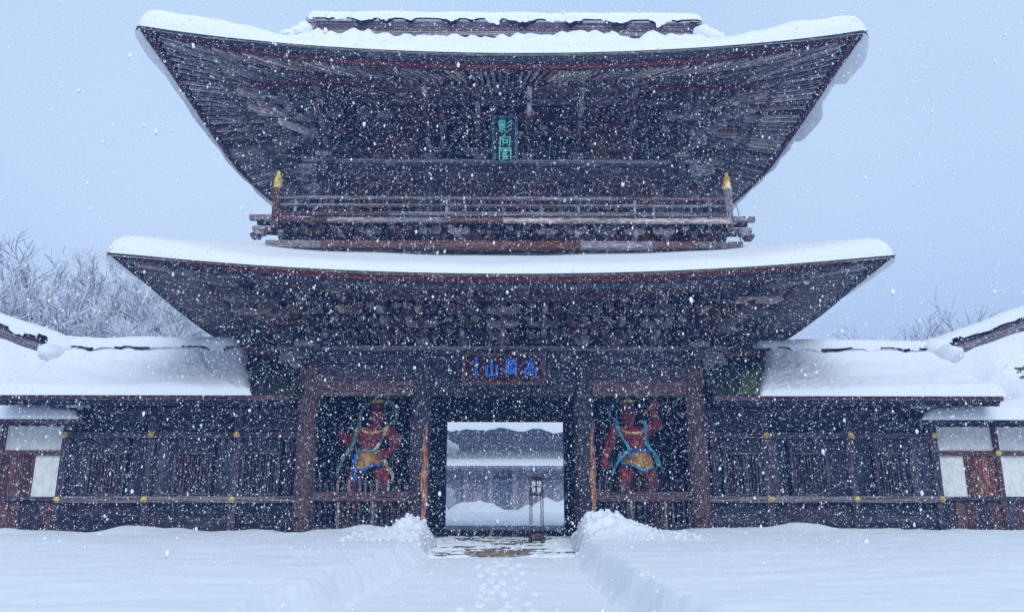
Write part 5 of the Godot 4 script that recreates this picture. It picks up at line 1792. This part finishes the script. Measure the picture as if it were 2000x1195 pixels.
func build_trees() -> void:
	var bark := paint("bark_grey", 0.12, 0.118, 0.125, 0.9)
	var protos := []
	for q in 3:
		rng.seed = 700 + q * 13
		var root := Node3D.new()
		var b := MB.new()
		var s := MB.new()
		var stems := 4 + q % 2
		for k in stems:
			var az := TAU * (k + 0.35 * rng.randf()) / stems
			var lean := Vector3(cos(az) * 0.5, 1.0, sin(az) * 0.5).normalized()
			grow(b, s, Vector3(cos(az) * 0.2, 0, sin(az) * 0.2), lean, rng.randf_range(7.6, 8.8), 0.3, 5, 1.0)
		var t := MeshInstance3D.new()
		t.name = "branches"
		t.mesh = b.mesh()
		t.material_override = bark
		root.add_child(t)
		var w := MeshInstance3D.new()
		w.name = "snow"
		w.mesh = s.mesh()
		w.material_override = snow_mat("twig_snow", 1.0, 0.0)
		root.add_child(w)
		protos.append(root)
	var spots := [
		[-37.5, -34.0, 1.12, 0, 0.3, "tall snow laden bare tree with spreading limbs at the left edge, behind the hall"],
		[-33.2, -37.0, 1.14, 1, 1.9, "slender bare snowy tree, its top highest, second from the left edge"],
		[-27.8, -35.0, 1.06, 2, 0.8, "round crowned snow covered tree above the middle of the left wing"],
		[-23.2, -37.0, 0.86, 0, 4.2, "smaller snowy tree just right of the round crowned one"],
		[-19.6, -36.0, 0.72, 1, 5.0, "low snowy tree close to the lower left eave of the gate"],
		[-16.4, -40.0, 0.70, 2, 1.1, "lowest snowy tree tucked behind the left eave, above the wing ridge"],
		[-31.0, -46.0, 1.12, 0, 5.6, "pale snowy tree standing farthest back, behind the round crowned one"]]
	for d in spots:
		var o: Node3D = protos[d[3]].duplicate()
		o.name = numbered(self, "bare_tree")
		add_child(o, true)
		o.position = Vector3(d[0], 1.2, d[1])
		o.rotation.y = d[4]
		o.scale = Vector3(d[2], d[2], d[2])
		tag(o, d[5], "tree", "bare snowy trees behind the left wing")
	for d in [[30.6, -35.0, 1.1, 5.1, 1, "sparse bare tree above the right wing ridge, its crown just showing"], [33.4, -37.0, 0.95, 2.2, 2, "lower bare tree beside the right hall roof"]]:
		rng.seed = 910 + d[4]
		var b := MB.new()
		var s := MB.new()
		for k in 3:
			var az := TAU * k / 3.0 + 0.4
			grow(b, s, Vector3.ZERO, Vector3(cos(az) * 0.4, 1.0, sin(az) * 0.4).normalized(), 6.4, 0.22, 4, 0.5)
		var o := thing("bare_tree", d[5], "tree", Vector3(d[0], 1.4, d[1]), "bare trees behind the right wing")
		obj("branches", b.mesh(), bark, o)
		obj("snow", s.mesh(), snow_mat("twig_snow", 1.0, 0.0), o)
		o.scale = Vector3.ONE * d[2]
	for q in protos:
		q.free()

# ---------------------------------------------------------------- falling snow
func build_flakes() -> void:
	rng.seed = 4242
	var mb := MB.new()
	lumpy_flake(mb)
	var mm := MultiMesh.new()
	mm.transform_format = MultiMesh.TRANSFORM_3D
	mm.mesh = mb.mesh()
	var list := []
	var eye := Vector3(0, 1.25, 21.3)
	while list.size() < 270000:
		var z := rng.randf_range(3.9, 21.0)
		var far := 21.3 - z
		if rng.randf() > (far + 5.0) * (far + 4.0) / 480.0:
			continue
		var wide := 3.5 + far * 0.74
		var p := Vector3(rng.randf_range(-wide, wide), rng.randf_range(-0.3, 3.5 + far * 0.76), z)
		if p.distance_to(eye) < (1.7 if rng.randf() < 0.25 else 5.0) or p.y < 0.3:
			continue
		var s := 0.0022 * exp(absf(rng.randfn(0.0, 0.44)))
		var b := Basis.from_euler(Vector3(rng.randf_range(-0.4, 0.4), rng.randf() * TAU, rng.randf_range(-0.35, 0.35)))
		b = b.scaled(Vector3(s, s * rng.randf_range(1.0, 1.9), s))
		list.append(Transform3D(b, p))
	for k in 80:   # clumps of wet flakes closer by
		var z := rng.randf_range(9.0, 18.3)
		var wide := (21.3 - z) * 0.72
		var p := Vector3(rng.randf_range(-wide, wide), rng.randf_range(0.8, 2.0 + (21.3 - z) * 0.7), z)
		var s := rng.randf_range(0.005, 0.011)
		var b := Basis.from_euler(Vector3(rng.randf_range(-0.4, 0.4), rng.randf() * TAU, rng.randf_range(-0.35, 0.35)))
		list.append(Transform3D(b.scaled(Vector3(s, s * rng.randf_range(1.0, 1.5), s)), p))
	mm.instance_count = list.size()
	for i in list.size():
		mm.set_instance_transform(i, list[i])
	var o := MultiMeshInstance3D.new()
	o.name = "falling_snow"
	o.multimesh = mm
	var m := StandardMaterial3D.new()
	m.albedo_color = lin(0.92, 0.93, 0.95)
	m.roughness = 0.9
	o.material_override = m
	add_child(o)
	tag(o, "snowflakes falling thickly over the whole forecourt", "snow", "", "stuff")

func lumpy_flake(mb: MB) -> void:
	var R := 4
	var S := 6
	var pts := []
	for j in R + 1:
		var row := []
		for i in S:
			var a := TAU * i / S
			var b := PI * j / R
			var d := Vector3(sin(b) * cos(a), cos(b), sin(b) * sin(a))
			row.append([d * (1.0 + 0.3 * sin(i * 2.4 + j * 1.9)), d])
		pts.append(row)
	for j in R:
		for i in S:
			var q := (i + 1) % S
			mb.quad_n(pts[j][i][0], pts[j][q][0], pts[j + 1][q][0], pts[j + 1][i][0], pts[j][i][1], pts[j][q][1], pts[j + 1][q][1], pts[j + 1][i][1])
